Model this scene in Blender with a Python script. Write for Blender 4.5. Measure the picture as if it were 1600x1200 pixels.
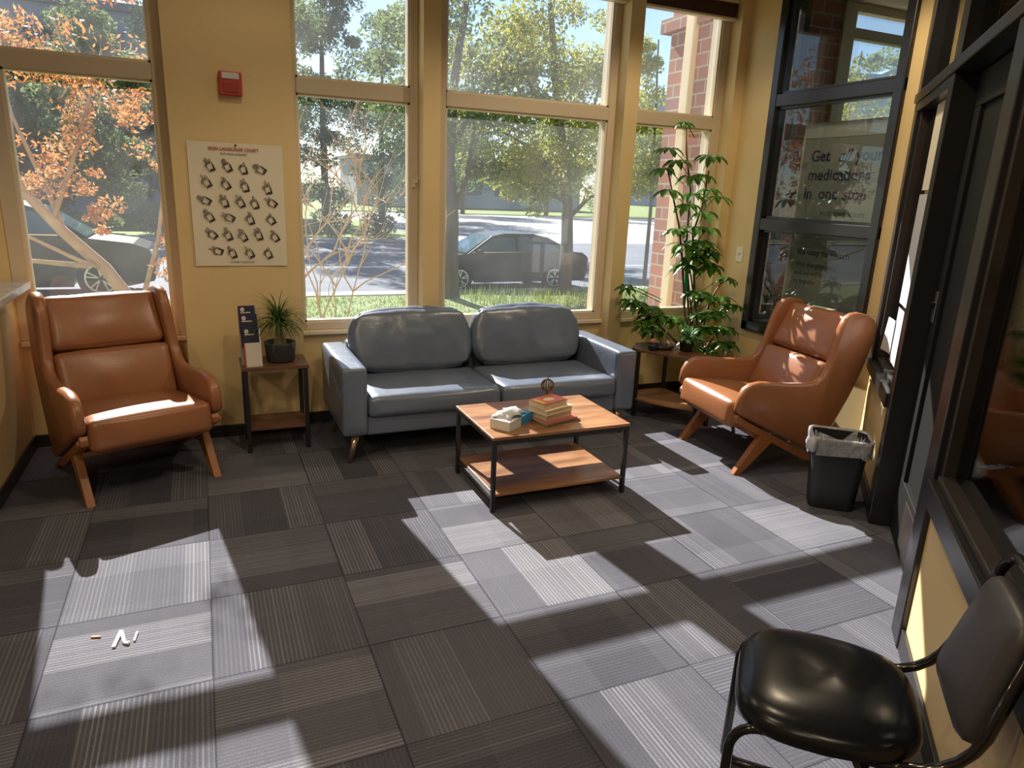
import bpy, bmesh, math, random
from mathutils import Vector, Matrix, noise
R_ = random.Random(7)
PI = math.pi
for o in list(bpy.data.objects): bpy.data.objects.remove(o)
SC = bpy.context.scene
COL = SC.collection
# ---------------------------------------------------------------- camera
cd = bpy.data.cameras.new('camera'); cam = bpy.data.objects.new('camera', cd); COL.objects.link(cam)
cd.sensor_width = 36; cd.lens = 36*1087.3/1600; cd.clip_start = 0.05; cd.clip_end = 500
yaw, pit, rol = 0.4196982, 0.2704218, 0.04093097
fw = Vector((math.sin(yaw)*math.cos(pit), math.cos(yaw)*math.cos(pit), -math.sin(pit)))
rt = Vector((math.cos(yaw), -math.sin(yaw), 0)); up = rt.cross(fw)
r2 = math.cos(rol)*rt + math.sin(rol)*up; u2 = -math.sin(rol)*rt + math.cos(rol)*up
mw = Matrix((( r2.x, u2.x, -fw.x, 0), (r2.y, u2.y, -fw.y, 0), (r2.z, u2.z, -fw.z, 1.5625), (0, 0, 0, 1)))
cam.matrix_world = mw
SC.camera = cam
# ---------------------------------------------------------------- world, sun, exposure
SC.view_settings.view_transform = 'Standard'; SC.view_settings.look = 'None'
SC.view_settings.exposure = 0.0; SC.view_settings.gamma = 1.0; SC.view_settings.use_curve_mapping = False
SUNV = Vector((-0.125, 1.0, 0.781)).normalized()       # towards the sun
W = bpy.data.worlds.new('world'); SC.world = W; W.use_nodes = True
nt = W.node_tree; bg = nt.nodes['Background']
sky = nt.nodes.new('ShaderNodeTexSky'); sky.sky_type = 'NISHITA'; sky.sun_disc = False
sky.sun_elevation = math.asin(SUNV.z); sky.sun_rotation = math.atan2(SUNV.x, SUNV.y)
sky.altitude = 1400; sky.air_density = 1.0; sky.dust_density = 0.6; sky.ozone_density = 1.6
nt.links.new(sky.outputs[0], bg.inputs[0]); bg.inputs[1].default_value = 0.20
sd = bpy.data.lights.new('sun', 'SUN'); sd.energy = 14.5; sd.angle = 0.009; sd.color = (1.0, 0.955, 0.88)
sun = bpy.data.objects.new('sun', sd); COL.objects.link(sun)
sun.rotation_euler = SUNV.to_track_quat('Z', 'Y').to_euler(); sun.location = (0, 20, 16)
# unseen warm spots added below the ceiling to fill the room with light
for (x, y, e_) in ((-2.6, -2.4, 80), (-.6, -1.6, 80), (-2.6, .6, 70), (-.7, 1.0, 52), (1.0, 1.9, 56), (2.7, 3.0, 72), (.4, 3.3, 17)):
    d = bpy.data.lights.new('fill_spot', 'SPOT'); d.energy = e_*1.0; d.color = (1.0, 0.82, 0.56); d.shadow_soft_size = .08; d.spot_size = 2.58; d.spot_blend = .3
    o = bpy.data.objects.new('fill_spot', d); COL.objects.link(o); o.location = (x, y, 3.08)
# ---------------------------------------------------------------- helpers
def setp(o, label=None, cat=None, group=None, kind=None):
    if label: o['label'] = label
    if cat: o['category'] = cat
    if group: o['group'] = group
    if kind: o['kind'] = kind
    return o
def empty(name, loc=(0, 0, 0), rz=0, label=None, cat=None, group=None):
    o = bpy.data.objects.new(name, None); COL.objects.link(o); o.location = loc; o.rotation_euler = (0, 0, rz)
    o.empty_display_size = 0.1
    return setp(o, label, cat, group)
class MB:
    def __init__(s): s.v = []; s.f = []; s.m = []; s.mi = 0
    def add(s, vs, fs):
        n = len(s.v); s.v += [tuple(v) for v in vs]; s.f += [tuple(i+n for i in f) for f in fs]; s.m += [s.mi]*len(fs); return s
    def box(s, x0, x1, y0, y1, z0, z1):
        if x0 > x1: x0, x1 = x1, x0
        if y0 > y1: y0, y1 = y1, y0
        v = [(x, y, z) for z in (z0, z1) for (x, y) in ((x0, y0), (x1, y0), (x1, y1), (x0, y1))]
        return s.add(v, [(3, 2, 1, 0), (4, 5, 6, 7), (0, 1, 5, 4), (1, 2, 6, 5), (2, 3, 7, 6), (3, 0, 4, 7)])
    def obox(s, c, ax, ay, az):
        c, ax, ay, az = map(Vector, (c, ax, ay, az))
        v = [c+ax*i+ay*j+az*k for k in (-1, 1) for (i, j) in ((-1, -1), (1, -1), (1, 1), (-1, 1))]
        return s.add(v, [(3, 2, 1, 0), (4, 5, 6, 7), (0, 1, 5, 4), (1, 2, 6, 5), (2, 3, 7, 6), (3, 0, 4, 7)])
    def bar(s, a, b, w, h, upv=(0, 0, 1)):
        a, b = Vector(a), Vector(b); d = (b-a).normalized(); u = Vector(upv)
        if abs(d.dot(u)) > .95: u = Vector((0, 1, 0))
        r = d.cross(u).normalized(); u = r.cross(d)
        return s.obox((a+b)/2, (b-a)/2, r*w/2, u*h/2)
    def prism(s, pts, fn0, fn1):            # pts 2d -> two 3d maps
        n = len(pts); v = [fn0(*p) for p in pts]+[fn1(*p) for p in pts]
        return s.add(v, [tuple(range(n-1, -1, -1)), tuple(range(n, 2*n))]+[(i, (i+1) % n, n+(i+1) % n, n+i) for i in range(n)])
    def tube(s, pts, r, n=8, cap=True):
        pts = [Vector(p) for p in pts]; rs = r if isinstance(r, (list, tuple)) else [r]*len(pts)
        vs = []; fs = []; pu = None
        for i, p in enumerate(pts):
            d = (pts[min(i+1, len(pts)-1)]-pts[max(i-1, 0)])
            d = d.normalized() if d.length > 1e-9 else Vector((0, 0, 1))
            if pu is None: pu = Vector((0, 0, 1)) if abs(d.z) < .9 else Vector((1, 0, 0))
            a = d.cross(pu); a = a.normalized() if a.length > 1e-6 else Vector((1, 0, 0)); b = a.cross(d); pu = b
            for k in range(n):
                t = 2*PI*k/n; vs.append(p+(a*math.cos(t)+b*math.sin(t))*rs[i])
        for i in range(len(pts)-1):
            for k in range(n): fs.append((i*n+k, i*n+(k+1) % n, (i+1)*n+(k+1) % n, (i+1)*n+k))
        if cap: fs += [tuple(range(n-1, -1, -1)), tuple(range((len(pts)-1)*n, len(pts)*n))]
        return s.add(vs, fs)
    def lathe(s, prof, c=(0, 0, 0), n=24, sx=1, sy=1):
        vs = []; fs = []
        for (r, z) in prof:
            for k in range(n): t = 2*PI*k/n; vs.append((c[0]+r*sx*math.cos(t), c[1]+r*sy*math.sin(t), c[2]+z))
        for i in range(len(prof)-1):
            for k in range(n): fs.append((i*n+k, i*n+(k+1) % n, (i+1)*n+(k+1) % n, (i+1)*n+k))
        fs += [tuple(range(n-1, -1, -1)), tuple(range((len(prof)-1)*n, len(prof)*n))]
        return s.add(vs, fs)
    def quad(s, c, a, b):
        c, a, b = Vector(c), Vector(a), Vector(b)
        return s.add([c-a, c-b*.9+a*.1, c+a, c+b*.9+a*.1], [(0, 1, 2, 3)])
    def soft(s, c, size, r=.04, puff=(0, 0, .02), n=14, rot=None, wr=0, wf=6, seed=0, sq=0):
        """rounded puffed cushion: c centre, size full extents, puff bulge per axis"""
        hx, hy, hz = [q/2 for q in size]; idx = {}; vs = []; fs = []
        def vert(u, v, w):
            k = (round(u, 5), round(v, 5), round(w, 5))
            if k in idx: return idx[k]
            rr = min(r, hx*.98, hy*.98, hz*.98)
            p = Vector((u*hx, v*hy, w*hz)); q = Vector((max(-hx+rr, min(hx-rr, p.x)), max(-hy+rr, min(hy-rr, p.y)), max(-hz+rr, min(hz-rr, p.z))))
            d = p-q
            if d.length > 1e-9: p = q+d.normalized()*rr
            p += Vector((u*puff[0]*(1-v*v)*(1-w*w), v*puff[1]*(1-u*u)*(1-w*w), w*puff[2]*(1-u*u)*(1-v*v)))
            if sq: p.x *= math.sqrt(1-sq*w*w*(u*u)); p.z *= math.sqrt(1-sq*u*u*(w*w))
            if wr:
                nn = noise.noise(Vector((p.x*wf+seed, p.y*wf*1.0, p.z*wf*.6)))+.5*noise.noise(Vector((p.x*wf*2.3, p.y*wf*2.3+seed, p.z*wf*2)))
                p += p.normalized()*nn*wr
            if rot: p = rot @ p
            idx[k] = len(vs); vs.append(p+Vector(c)); return idx[k]
        t = [math.sin((-1+2*i/n)*PI/2) for i in range(n+1)]
        for ax in range(3):
            for sg in (-1, 1):
                for i in range(n):
                    for j in range(n):
                        q = []
                        for (a, b) in ((t[i], t[j]), (t[i+1], t[j]), (t[i+1], t[j+1]), (t[i], t[j+1])):
                            uvw = [0, 0, 0]; uvw[ax] = sg; uvw[(ax+1) % 3] = a; uvw[(ax+2) % 3] = b; q.append(vert(*uvw))
                        fs.append(tuple(q) if sg > 0 else tuple(reversed(q)))
        return s.add(vs, fs)
    def build(s, name, mats, parent=None, smooth=False, bevel=0, sub=0, seg=2, kind=None, label=None, loc=None, rz=None):
        me = bpy.data.meshes.new(name); me.from_pydata(s.v, [], s.f)
        if not isinstance(mats, (list, tuple)): mats = [mats]
        for m in mats: me.materials.append(m)
        if len(mats) > 1: me.polygons.foreach_set('material_index', s.m)
        if smooth: me.polygons.foreach_set('use_smooth', [True]*len(s.f))
        me.update()
        o = bpy.data.objects.new(name, me); COL.objects.link(o)
        if parent: o.parent = parent
        if loc is not None: o.location = loc
        if rz is not None: o.rotation_euler = (0, 0, rz)
        if bevel:
            b = o.modifiers.new('bevel', 'BEVEL'); b.width = bevel; b.segments = seg; b.limit_method = 'ANGLE'; b.angle_limit = .6
            b.harden_normals = False
            if not smooth and seg > 1: me.polygons.foreach_set('use_smooth', [False]*len(s.f))
        if sub:
            m = o.modifiers.new('sub', 'SUBSURF'); m.levels = sub; m.render_levels = sub
        if kind: o['kind'] = kind
        if label: o['label'] = label
        return o
def struct(name, mb, m, parent=None, **k):
    return mb.build(name, m, parent, kind=None if parent else 'structure', **k)
def copy_tree(o, parent=None):
    c = o.copy(); COL.objects.link(c); c.parent = parent
    for ch in [x for x in list(o.children)]: copy_tree(ch, c)
    return c
# ---------------------------------------------------------------- materials
def mat(name, col=(.5, .5, .5), rough=.6, metal=0, spec=.5, **kw):
    m = bpy.data.materials.new(name); m.use_nodes = True
    b = m.node_tree.nodes['Principled BSDF']
    b.inputs['Base Color'].default_value = (*col, 1); b.inputs['Roughness'].default_value = rough
    b.inputs['Metallic'].default_value = metal; b.inputs['Specular IOR Level'].default_value = spec
    for k, v in kw.items(): b.inputs[k.replace('_', ' ')].default_value = v
    return m
class N:
    def __init__(s, m): s.t = m.node_tree; s.b = s.t.nodes.get('Principled BSDF')
    def n(s, typ, **kw):
        x = s.t.nodes.new(typ)
        for k, v in kw.items(): setattr(x, k, v)
        return x
    def l(s, a, b): s.t.links.new(a, b)
    def math(s, op, a, b=None, c=None):
        x = s.n('ShaderNodeMath', operation=op)
        for i, q in enumerate((a, b, c)):
            if q is None: continue
            if isinstance(q, (int, float)): x.inputs[i].default_value = q
            else: s.l(q, x.inputs[i])
        return x.outputs[0]
    def coord(s, kind='Object', scale=(1, 1, 1)):
        c = s.n('ShaderNodeTexCoord'); m = s.n('ShaderNodeMapping'); m.inputs['Scale'].default_value = scale
        s.l(c.outputs[kind], m.inputs[0]); return m.outputs[0]
    def noise(s, vec, scale, detail=4, rough=.5):
        x = s.n('ShaderNodeTexNoise'); x.inputs['Scale'].default_value = scale; x.inputs['Detail'].default_value = detail
        x.inputs['Roughness'].default_value = rough; s.l(vec, x.inputs['Vector']); return x.outputs[0]
    def ramp(s, fac, stops):
        x = s.n('ShaderNodeValToRGB'); e = x.color_ramp.elements
        while len(e) < len(stops): e.new(.5)
        for i, (p, c) in enumerate(stops): e[i].position = p; e[i].color = (*c, 1)
        s.l(fac, x.inputs[0]); return x.outputs[0]
    def bump(s, h, strength=.3, dist=.01):
        x = s.n('ShaderNodeBump'); x.inputs['Strength'].default_value = strength; x.inputs['Distance'].default_value = dist
        s.l(h, x.inputs['Height']); s.l(x.outputs[0], s.b.inputs['Normal']); return x
def noisy(name, c1, c2, scale, rough=.6, bump=0, bd=.01, stretch=(1, 1, 1), detail=4, lo=.3, hi=.7, bscale=None, **k):
    m = mat(name, c1, rough, **k); g = N(m); v = g.coord('Object', stretch); f = g.noise(v, scale, detail)
    g.l(g.ramp(f, [(lo, c1), (hi, c2)]), g.b.inputs['Base Color'])
    if bump: g.bump(g.noise(v, bscale or scale*2, 3), bump, bd)
    return m
M = {}
M['wall'] = noisy('painted_wall', (.67, .50, .245), (.71, .53, .27), 3, .62, .05, .003, bscale=120)
M['frame'] = mat('cream_frame', (.60, .49, .35), .45)
M['sill'] = mat('cream_sill', (.72, .60, .42), .4)
M['base'] = mat('black_baseboard', (.022, .021, .022), .32)
M['black_metal'] = mat('black_anodised_frame', (.016, .015, .017), .30, 0, .6)
M['dark_panel'] = mat('dark_door_panel', (.010, .009, .009), .6, 0, .2)
M['scuffed'] = noisy('scuffed_dark_brown', (.020, .015, .014), (.034, .026, .024), 6, .4)
M['ceiling'] = mat('ceiling_paint', (.70, .64, .55), .9)
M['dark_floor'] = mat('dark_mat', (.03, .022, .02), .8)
M['leather_b'] = noisy('tan_leather', (.27, .105, .045), (.32, .128, .056), 5, .32, .12, .004, bscale=90, lo=.2, hi=.8)
M['leather_g'] = noisy('grey_blue_leather', (.118, .143, .205), (.150, .180, .250), 3, .30, .3, .015, bscale=9, lo=.2, hi=.8, spec=.7)
M['wood_leg'] = noisy('orange_wood_leg', (.27, .10, .032), (.36, .14, .048), 9, .38, stretch=(1, 1, .15))
M['chrome'] = mat('chrome', (.80, .62, .42), .28, 1)
M['steel_b'] = mat('black_steel', (.018, .016, .017), .38, 0, .5)
M['table_w'] = noisy('rustic_brown_wood', (.16, .065, .028), (.40, .20, .09), 2.6, .34, .06, .002, stretch=(1, 5, 1), detail=8, lo=.34, hi=.66)
M['table_d'] = noisy('dark_rustic_wood', (.09, .040, .022), (.17, .080, .045), 3, .35, stretch=(1, 6, 1), detail=8)
M['vinyl'] = mat('black_vinyl', (.008, .008, .011), .24, 0, .32)
M['pad'] = mat('grey_back_pad', (.055, .050, .056), .42, 0, .5)
M['gloss_b'] = mat('gloss_black_tube', (.010, .008, .009), .14, 0, .6)
M['pot_g'] = mat('charcoal_pot', (.045, .047, .050), .55)
M['pot_b'] = mat('black_pot', (.014, .013, .016), .35)
M['soil'] = mat('soil', (.035, .022, .014), .95)
M['stem'] = mat('plant_stem', (.13, .085, .045), .7)
M['bark'] = noisy('bark', (.09, .07, .055), (.18, .145, .115), 6, .9, stretch=(1, 1, .2))
M['bark_red'] = noisy('pinkish_bark', (.30, .19, .135), (.48, .33, .24), 5, .8)
M['twig'] = mat('bleached_twig', (.48, .33, .22), .8)
M['white'] = mat('white_paper', (.54, .54, .56), .7)
M['cream'] = mat('cream_paper', (.72, .65, .52), .75)
M['bag'] = noisy('grey_bin_liner', (.24, .24, .27), (.44, .44, .48), 14, .22, .9, .02, bscale=24)
M['red'] = mat('red_alarm', (.46, .045, .03), .4)
def leafmat(name, c1, c2, tr=.35, sc=3.0, rough=.5):
    m = mat(name, c1, rough, 0, .3); g = N(m)
    v = g.coord('Object'); f = g.noise(v, sc, 3, .7); c = g.ramp(f, [(.3, c1), (.7, c2)]); g.l(c, g.b.inputs['Base Color'])
    t = g.n('ShaderNodeBsdfTranslucent'); g.l(c, t.inputs[0]); mx = g.n('ShaderNodeMixShader'); mx.inputs[0].default_value = tr
    out = g.t.nodes['Material Output']; g.l(g.b.outputs[0], mx.inputs[1]); g.l(t.outputs[0], mx.inputs[2]); g.l(mx.outputs[0], out.inputs[0]); return m
M['leaf_y'] = leafmat('yellow_green_leaf', (.24, .29, .04), (.52, .47, .08), .5, 1.2)
M['leaf_g'] = leafmat('grey_green_leaf', (.13, .19, .08), (.26, .31, .12), .45, .8)
M['leaf_d'] = leafmat('dark_conifer_leaf', (.06, .10, .065), (.14, .19, .10), .3, .6)
M['leaf_o'] = leafmat('orange_maple_leaf', (.50, .15, .04), (.55, .33, .14), .5, 2.5)
M['leaf_s'] = leafmat('glossy_umbrella_leaf', (.030, .085, .012), (.085, .19, .022), .30, 6, .28)
M['leaf_b'] = leafmat('palm_leaf', (.045, .10, .02), (.10, .18, .04), .3, 8, .45)
M['leaf_k'] = leafmat('blue_green_leaf', (.05, .13, .05), (.12, .26, .08), .3, 9, .4)
M['leaf_p'] = leafmat('pink_succulent', (.75, .36, .34), (.85, .55, .48), .3, 30, .5)
# glass: clear with Fresnel reflection; sunlight passes through it
def glassmat(name, tint=(1, 1, 1), haze=.0, ior=1.45, ribs=False, rough=0.0):
    m = bpy.data.materials.new(name); m.use_nodes = True; g = N(m); t = g.t
    for x in list(t.nodes):
        if x.type == 'BSDF_PRINCIPLED': t.nodes.remove(x)
    out = t.nodes['Material Output']
    tr = g.n('ShaderNodeBsdfTransparent'); tr.inputs[0].default_value = (*tint, 1)
    gl = g.n('ShaderNodeBsdfGlossy'); gl.inputs['Roughness'].default_value = rough
    fr = g.n('ShaderNodeFresnel'); ge = g.n('ShaderNodeNewGeometry'); g.l(g.math('ADD', ior, g.math('MULTIPLY', ge.outputs['Backfacing'], 1/ior-ior)), fr.inputs[0])
    mx = g.n('ShaderNodeMixShader'); g.l(fr.outputs[0], mx.inputs[0]); g.l(tr.outputs[0], mx.inputs[1]); g.l(gl.outputs[0], mx.inputs[2])
    last = mx.outputs[0]
    if ribs:
        v = g.coord('Object', (1, 1, 1)); w = g.n('ShaderNodeTexWave', wave_type='BANDS', bands_direction='X'); w.inputs['Scale'].default_value = 28
        g.l(v, w.inputs[0]); b = g.n('ShaderNodeBump'); b.inputs['Strength'].default_value = .012; b.inputs['Distance'].default_value = .002
        g.l(w.outputs[1], b.inputs['Height']); g.l(b.outputs[0], gl.inputs['Normal'])
    if haze:
        df = g.n('ShaderNodeBsdfTranslucent'); df.inputs[0].default_value = (.95, .95, 1, 1)
        v = g.coord('Object'); f = g.noise(v, 1.3, 4); r = g.math('MULTIPLY', g.math('POWER', f, 1.5), haze*2.4)
        m2 = g.n('ShaderNodeMixShader'); g.l(r, m2.inputs[0]); g.l(last, m2.inputs[1]); g.l(df.outputs[0], m2.inputs[2]); last = m2.outputs[0]
    g.l(last, out.inputs[0]); return m
M['glass'] = glassmat('dusty_window_glass', (.97, .98, .98), .02)
M['glass_i'] = glassmat('dark_partition_glass', (.80, .83, .82), 0, 1.5)
M['glass_r'] = glassmat('ribbed_wire_glass', (.35, .35, .34), 0, 1.95, True)
def carpetmat():
    m = mat('carpet_tiles', rough=.95, spec=.1); g = N(m); T = .5055; TY = .4905
    c = g.n('ShaderNodeTexCoord'); s = g.n('ShaderNodeSeparateXYZ'); g.l(c.outputs['Object'], s.inputs[0])
    x, y = s.outputs[0], s.outputs[1]
    u = g.math('DIVIDE', g.math('SUBTRACT', x, -.070), T); v = g.math('DIVIDE', g.math('SUBTRACT', y, 1.628), TY)
    iu = g.math('FLOOR', u); iv = g.math('FLOOR', v); fu = g.math('FRACT', u); fv = g.math('FRACT', v)
    par = g.math('PINGPONG', g.math('ADD', g.math('ADD', iu, iv), 1), 1)
    def mixf(a, b, f):
        k = g.n('ShaderNodeMix'); k.data_type = 'FLOAT'; g.l(f, k.inputs[0]); g.l(a, k.inputs[2]); g.l(b, k.inputs[3]); return k.outputs[0]
    a = mixf(fu, fv, par); b = mixf(fv, fu, par)          # a across the stripes, b along them
    cv = g.n('ShaderNodeCombineXYZ'); g.l(iu, cv.inputs[0]); g.l(iv, cv.inputs[1])
    wn = g.n('ShaderNodeTexWhiteNoise'); g.l(cv.outputs[0], wn.inputs[0]); r1 = wn.outputs[0]
    # bands inside one tile: tone steps across and a step along
    cb = g.n('ShaderNodeCombineXYZ'); g.l(g.math('FLOOR', g.math('MULTIPLY', g.math('ADD', a, g.math('MULTIPLY', r1, .4)), 2.6)), cb.inputs[0]); g.l(g.math('MULTIPLY', r1, 91), cb.inputs[1])
    wn2 = g.n('ShaderNodeTexWhiteNoise'); g.l(cb.outputs[0], wn2.inputs[0]); r2_ = wn2.outputs[0]
    cb3 = g.n('ShaderNodeCombineXYZ'); g.l(g.math('FLOOR', g.math('MULTIPLY', g.math('ADD', b, r1), 2.0)), cb3.inputs[0]); g.l(g.math('MULTIPLY', r1, 57), cb3.inputs[1])
    wn3 = g.n('ShaderNodeTexWhiteNoise'); g.l(cb3.outputs[0], wn3.inputs[0]); r3 = wn3.outputs[0]
    # stripe pattern, 34 lines per tile with random strength per line
    ln = g.math('MULTIPLY', a, 34); li = g.math('FLOOR', ln); lf = g.math('FRACT', ln)
    cl = g.n('ShaderNodeCombineXYZ'); g.l(li, cl.inputs[0]); g.l(g.math('MULTIPLY', r1, 33), cl.inputs[1])
    wn4 = g.n('ShaderNodeTexWhiteNoise'); g.l(cl.outputs[0], wn4.inputs[0])
    line = g.math('GREATER_THAN', lf, .62)
    amp = g.math('MULTIPLY', g.math('ADD', g.math('MULTIPLY', wn4.outputs[0], .6), .4), g.math('ADD', g.math('MULTIPLY', r2_, .75), .10))
    stripes = g.math('MULTIPLY', line, g.math('MULTIPLY', amp, .50))
    tone = g.math('ADD', g.math('ADD', g.math('MULTIPLY', r1, .26), .09), g.math('ADD', g.math('MULTIPLY', r2_, .20), g.math('MULTIPLY', r3, .10)))
    fine = g.noise(c.outputs['Object'], 240, 2); big = g.noise(c.outputs['Object'], 2.2, 4)
    val = g.math('ADD', g.math('ADD', tone, stripes), g.math('MULTIPLY', g.math('SUBTRACT', fine, .5), .55))
    val = g.math('ADD', val, g.math('MULTIPLY', g.math('SUBTRACT', big, .5), .25))
    ed = g.math('MINIMUM', g.math('MINIMUM', fu, g.math('SUBTRACT', 1, fu)), g.math('MINIMUM', fv, g.math('SUBTRACT', 1, fv)))
    seam = g.math('LESS_THAN', ed, .006)
    val = g.math('SUBTRACT', val, g.math('MULTIPLY', seam, .35))
    g.l(g.ramp(val, [(.0, (.038, .037, .050)), (.45, (.110, .108, .132)), (1.0, (.275, .272, .305))]), g.b.inputs['Base Color'])
    g.bump(g.math('ADD', g.math('MULTIPLY', line, .6), fine), .35, .004)
    return m
M['carpet'] = carpetmat()
def brickmat(name, axis):
    m = mat(name, rough=.85); g = N(m); c = g.n('ShaderNodeTexCoord'); s = g.n('ShaderNodeSeparateXYZ'); g.l(c.outputs['Object'], s.inputs[0])
    k = g.n('ShaderNodeCombineXYZ'); g.l(g.math('ADD', s.outputs[0], s.outputs[1]), k.inputs[0]); g.l(s.outputs[2], k.inputs[1])
    b = g.n('ShaderNodeTexBrick'); g.l(k.outputs[0], b.inputs[0]); b.inputs['Scale'].default_value = 1
    b.inputs['Brick Width'].default_value = .22; b.inputs['Row Height'].default_value = .105; b.inputs['Mortar Size'].default_value = .008
    b.inputs['Color1'].default_value = (.40, .15, .10, 1); b.inputs['Color2'].default_value = (.27, .11, .09, 1); b.inputs['Mortar'].default_value = (.42, .36, .31, 1)
    g.l(b.outputs[0], g.b.inputs['Base Color']); g.bump(b.outputs[1], -.4, .006); return m
M['brick'] = brickmat('red_brick', 0)
M['grass'] = noisy('lawn_grass', (.10, .16, .03), (.22, .27, .06), 5, .9, .6, .04, detail=8, bscale=40)
M['asphalt'] = noisy('asphalt', (.10, .115, .15), (.15, .165, .20), 2, .9, stretch=(.3, 1, 1), bump=0)
M['concrete'] = noisy('concrete', (.30, .30, .30), (.36, .36, .355), 3, .9)
M['facade'] = mat('blue_grey_render', (.20, .23, .30), .8)
M['facade_win'] = mat('dark_window', (.05, .06, .08), .1)
M['carpaint'] = mat('black_car_paint', (.008, .009, .012), .30, 0, .4, Coat_Weight=.15)
M['carglass'] = mat('car_glass', (.05, .10, .13), .05, 0, .8)
M['tyre'] = mat('tyre', (.015, .015, .015), .8)
M['rim'] = mat('alloy_rim', (.70, .68, .63), .3, .6)
M['tail'] = mat('red_tail_lamp', (.45, .03, .02), .2)
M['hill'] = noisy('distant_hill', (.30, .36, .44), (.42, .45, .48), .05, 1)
# ================================================================ SETTING
YP, YU, YF, YG = 4.50, 4.62, 4.613, 4.655; YO = 4.77  # front and right wall, window and fixture numbers scaled up about the camera
TOP = 2.974; SILL = .636; CEIL = 3.17
# floor
struct('floor', MB().box(-4.2, 4.0, -4.2, YO, -.1, 0), M['carpet'])
struct('ceiling', MB().box(-4.2, 6.7, -4.2, YO, CEIL, CEIL+.15), M['ceiling'])
# front (window) wall : piers, aprons, header
pw = MB()
pw.box(-4.2, -.98, YP+.10, YO, 0, CEIL)
pw.box(-.129, .543, YP, YO, 0, CEIL); pw.box(1.324, 1.437, YP, YO, 0, CEIL)
pw.box(2.786, 2.898, YP, YO, 0, CEIL); pw.box(3.732, 3.92, YP, YO, 0, CEIL)
for (a, b) in ((-.98, -.129), (.543, 1.324), (1.437, 2.786), (2.898, 3.732)):
    pw.box(a, b, YU, YO, 0, SILL-.03); pw.box(a, b, YU, YO, TOP, CEIL)
struct('wall_front', pw, M['wall'])
bb = MB()
for (a, b, y) in ((-.98, -.129, YU), (-.129, .543, YP), (.543, 1.324, YU), (1.324, 1.437, YP), (1.437, 2.786, YU), (2.786, 2.898, YP), (2.898, 3.732, YU), (3.732, 3.82, YP)):
    bb.box(a, b, y-.012, y+.002, 0, .075)
struct('baseboard_front', bb, M['base'], bevel=.003)
def window(idx, x0, x1, gl, gr, tz0=2.076, tz1=2.164, bot=.688):
    e = bpy.data.objects.new('window_%d' % idx, None); COL.objects.link(e); e['kind'] = 'structure'; e.location = ((x0+x1)/2, YF, SILL)
    ox, oy, oz = e.location
    def B(mb, a, b, c, d, z0, z1): mb.box(a-ox, b-ox, c-oy, d-oy, z0-oz, z1-oz)
    f = MB()
    B(f, x0, gl, YF, 4.74, SILL, TOP); B(f, gr, x1, YF, 4.74, SILL, TOP); B(f, gl, gr, YF, 4.74, SILL, bot); B(f, gl, gr, YF, 4.74, TOP-.05, TOP); B(f, gl, gr, YF-.004, 4.74, tz0, tz1)
    f.build('window_frame', M['frame'], e, bevel=.005)
    st = MB()                                    # inner glazing beads
    for (z0, z1) in ((bot, tz0), (tz1, TOP-.05)):
        B(st, gl, gl+.012, YF+.012, YG+.02, z0, z1); B(st, gr-.012, gr, YF+.012, YG+.02, z0, z1); B(st, gl, gr, YF+.012, YG+.02, z0, z0+.012); B(st, gl, gr, YF+.012, YG+.02, z1-.012, z1)
    st.build('glazing_bead', M['sill'], e)
    for (z0, z1) in ((bot, tz0), (tz1, TOP-.05)):
        p = MB(); B(p, gl, gr, YG, YG+.004, z0, z1); p.build('pane', M['glass'], e)
    s = MB(); B(s, x0, x1, YU-.035, 4.64, SILL-.03, SILL); s.build('window_sill', M['sill'], e, bevel=.006)
    return e
w1 = window(1, -.98, -.129, -.896, -.194)
w2 = window(2, .543, 1.324, .572, 1.271)
w3 = window(3, 1.437, 2.786, 1.51, 2.728)
w4 = window(4, 2.898, 3.732, 2.967, 3.658)
lt = MB(); lt.box(0, .018, -.02, 0, 0, .05); lt.tube([(.009, -.02, .03), (.02, -.045, .035), (.02, -.05, .07)], .005, 6)
lt.build('window_latch', M['sill'], w2, loc=(1.284-w2.location.x, 0, 1.56-SILL))
# raised blinds under the header
for (a, b, lab) in ((1.445, 2.778, 'bunched brown slat blind raised above the widest window pane'), (2.906, 3.728, 'bunched brown slat blind raised at the narrow window beside the corner')):
    bl = empty('raised_blind', ((a+b)/2, 4.575, 2.835), 0, lab, 'blind', 'raised blinds over the windows')
    q = MB()
    for k in range(11): q.box(-(b-a)/2+.008, (b-a)/2-.008, -.028, .028, .014+k*.009, .019+k*.009)
    q.build('slat_stack', mat('brown_blind_slat', (.10, .045, .028), .5), bl)
    MB().box(-(b-a)/2+.004, (b-a)/2-.004, -.03, .03, 0, .014).build('bottom_rail', M['sill'], bl)
    MB().box(-(b-a)/2, (b-a)/2, -.032, .032, .112, .13).build('head_rail', M['sill'], bl)
# left pony wall with stone cap
struct('wall_left', MB().box(-1.12, -.987, .2, YU, 0, .935), M['wall'])
struct('baseboard_left', MB().box(-.989, -.975, .2, YU-.01, 0, .075), M['base'], bevel=.003)
struct('trim_1', MB().box(-1.19, -.890, .15, YU-.03, .938, .98), noisy('stone_cap', (.50, .47, .44), (.64, .61, .57), 14, .25), bevel=.006)
# rest of the room behind the camera
struct('wall_far_left', MB().box(-4.3, -4.2, -4.2, YO, 0, CEIL), M['wall'])
struct('wall_back', MB().box(-4.2, .3, -4.3, -4.2, 0, CEIL), M['wall'])
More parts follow.
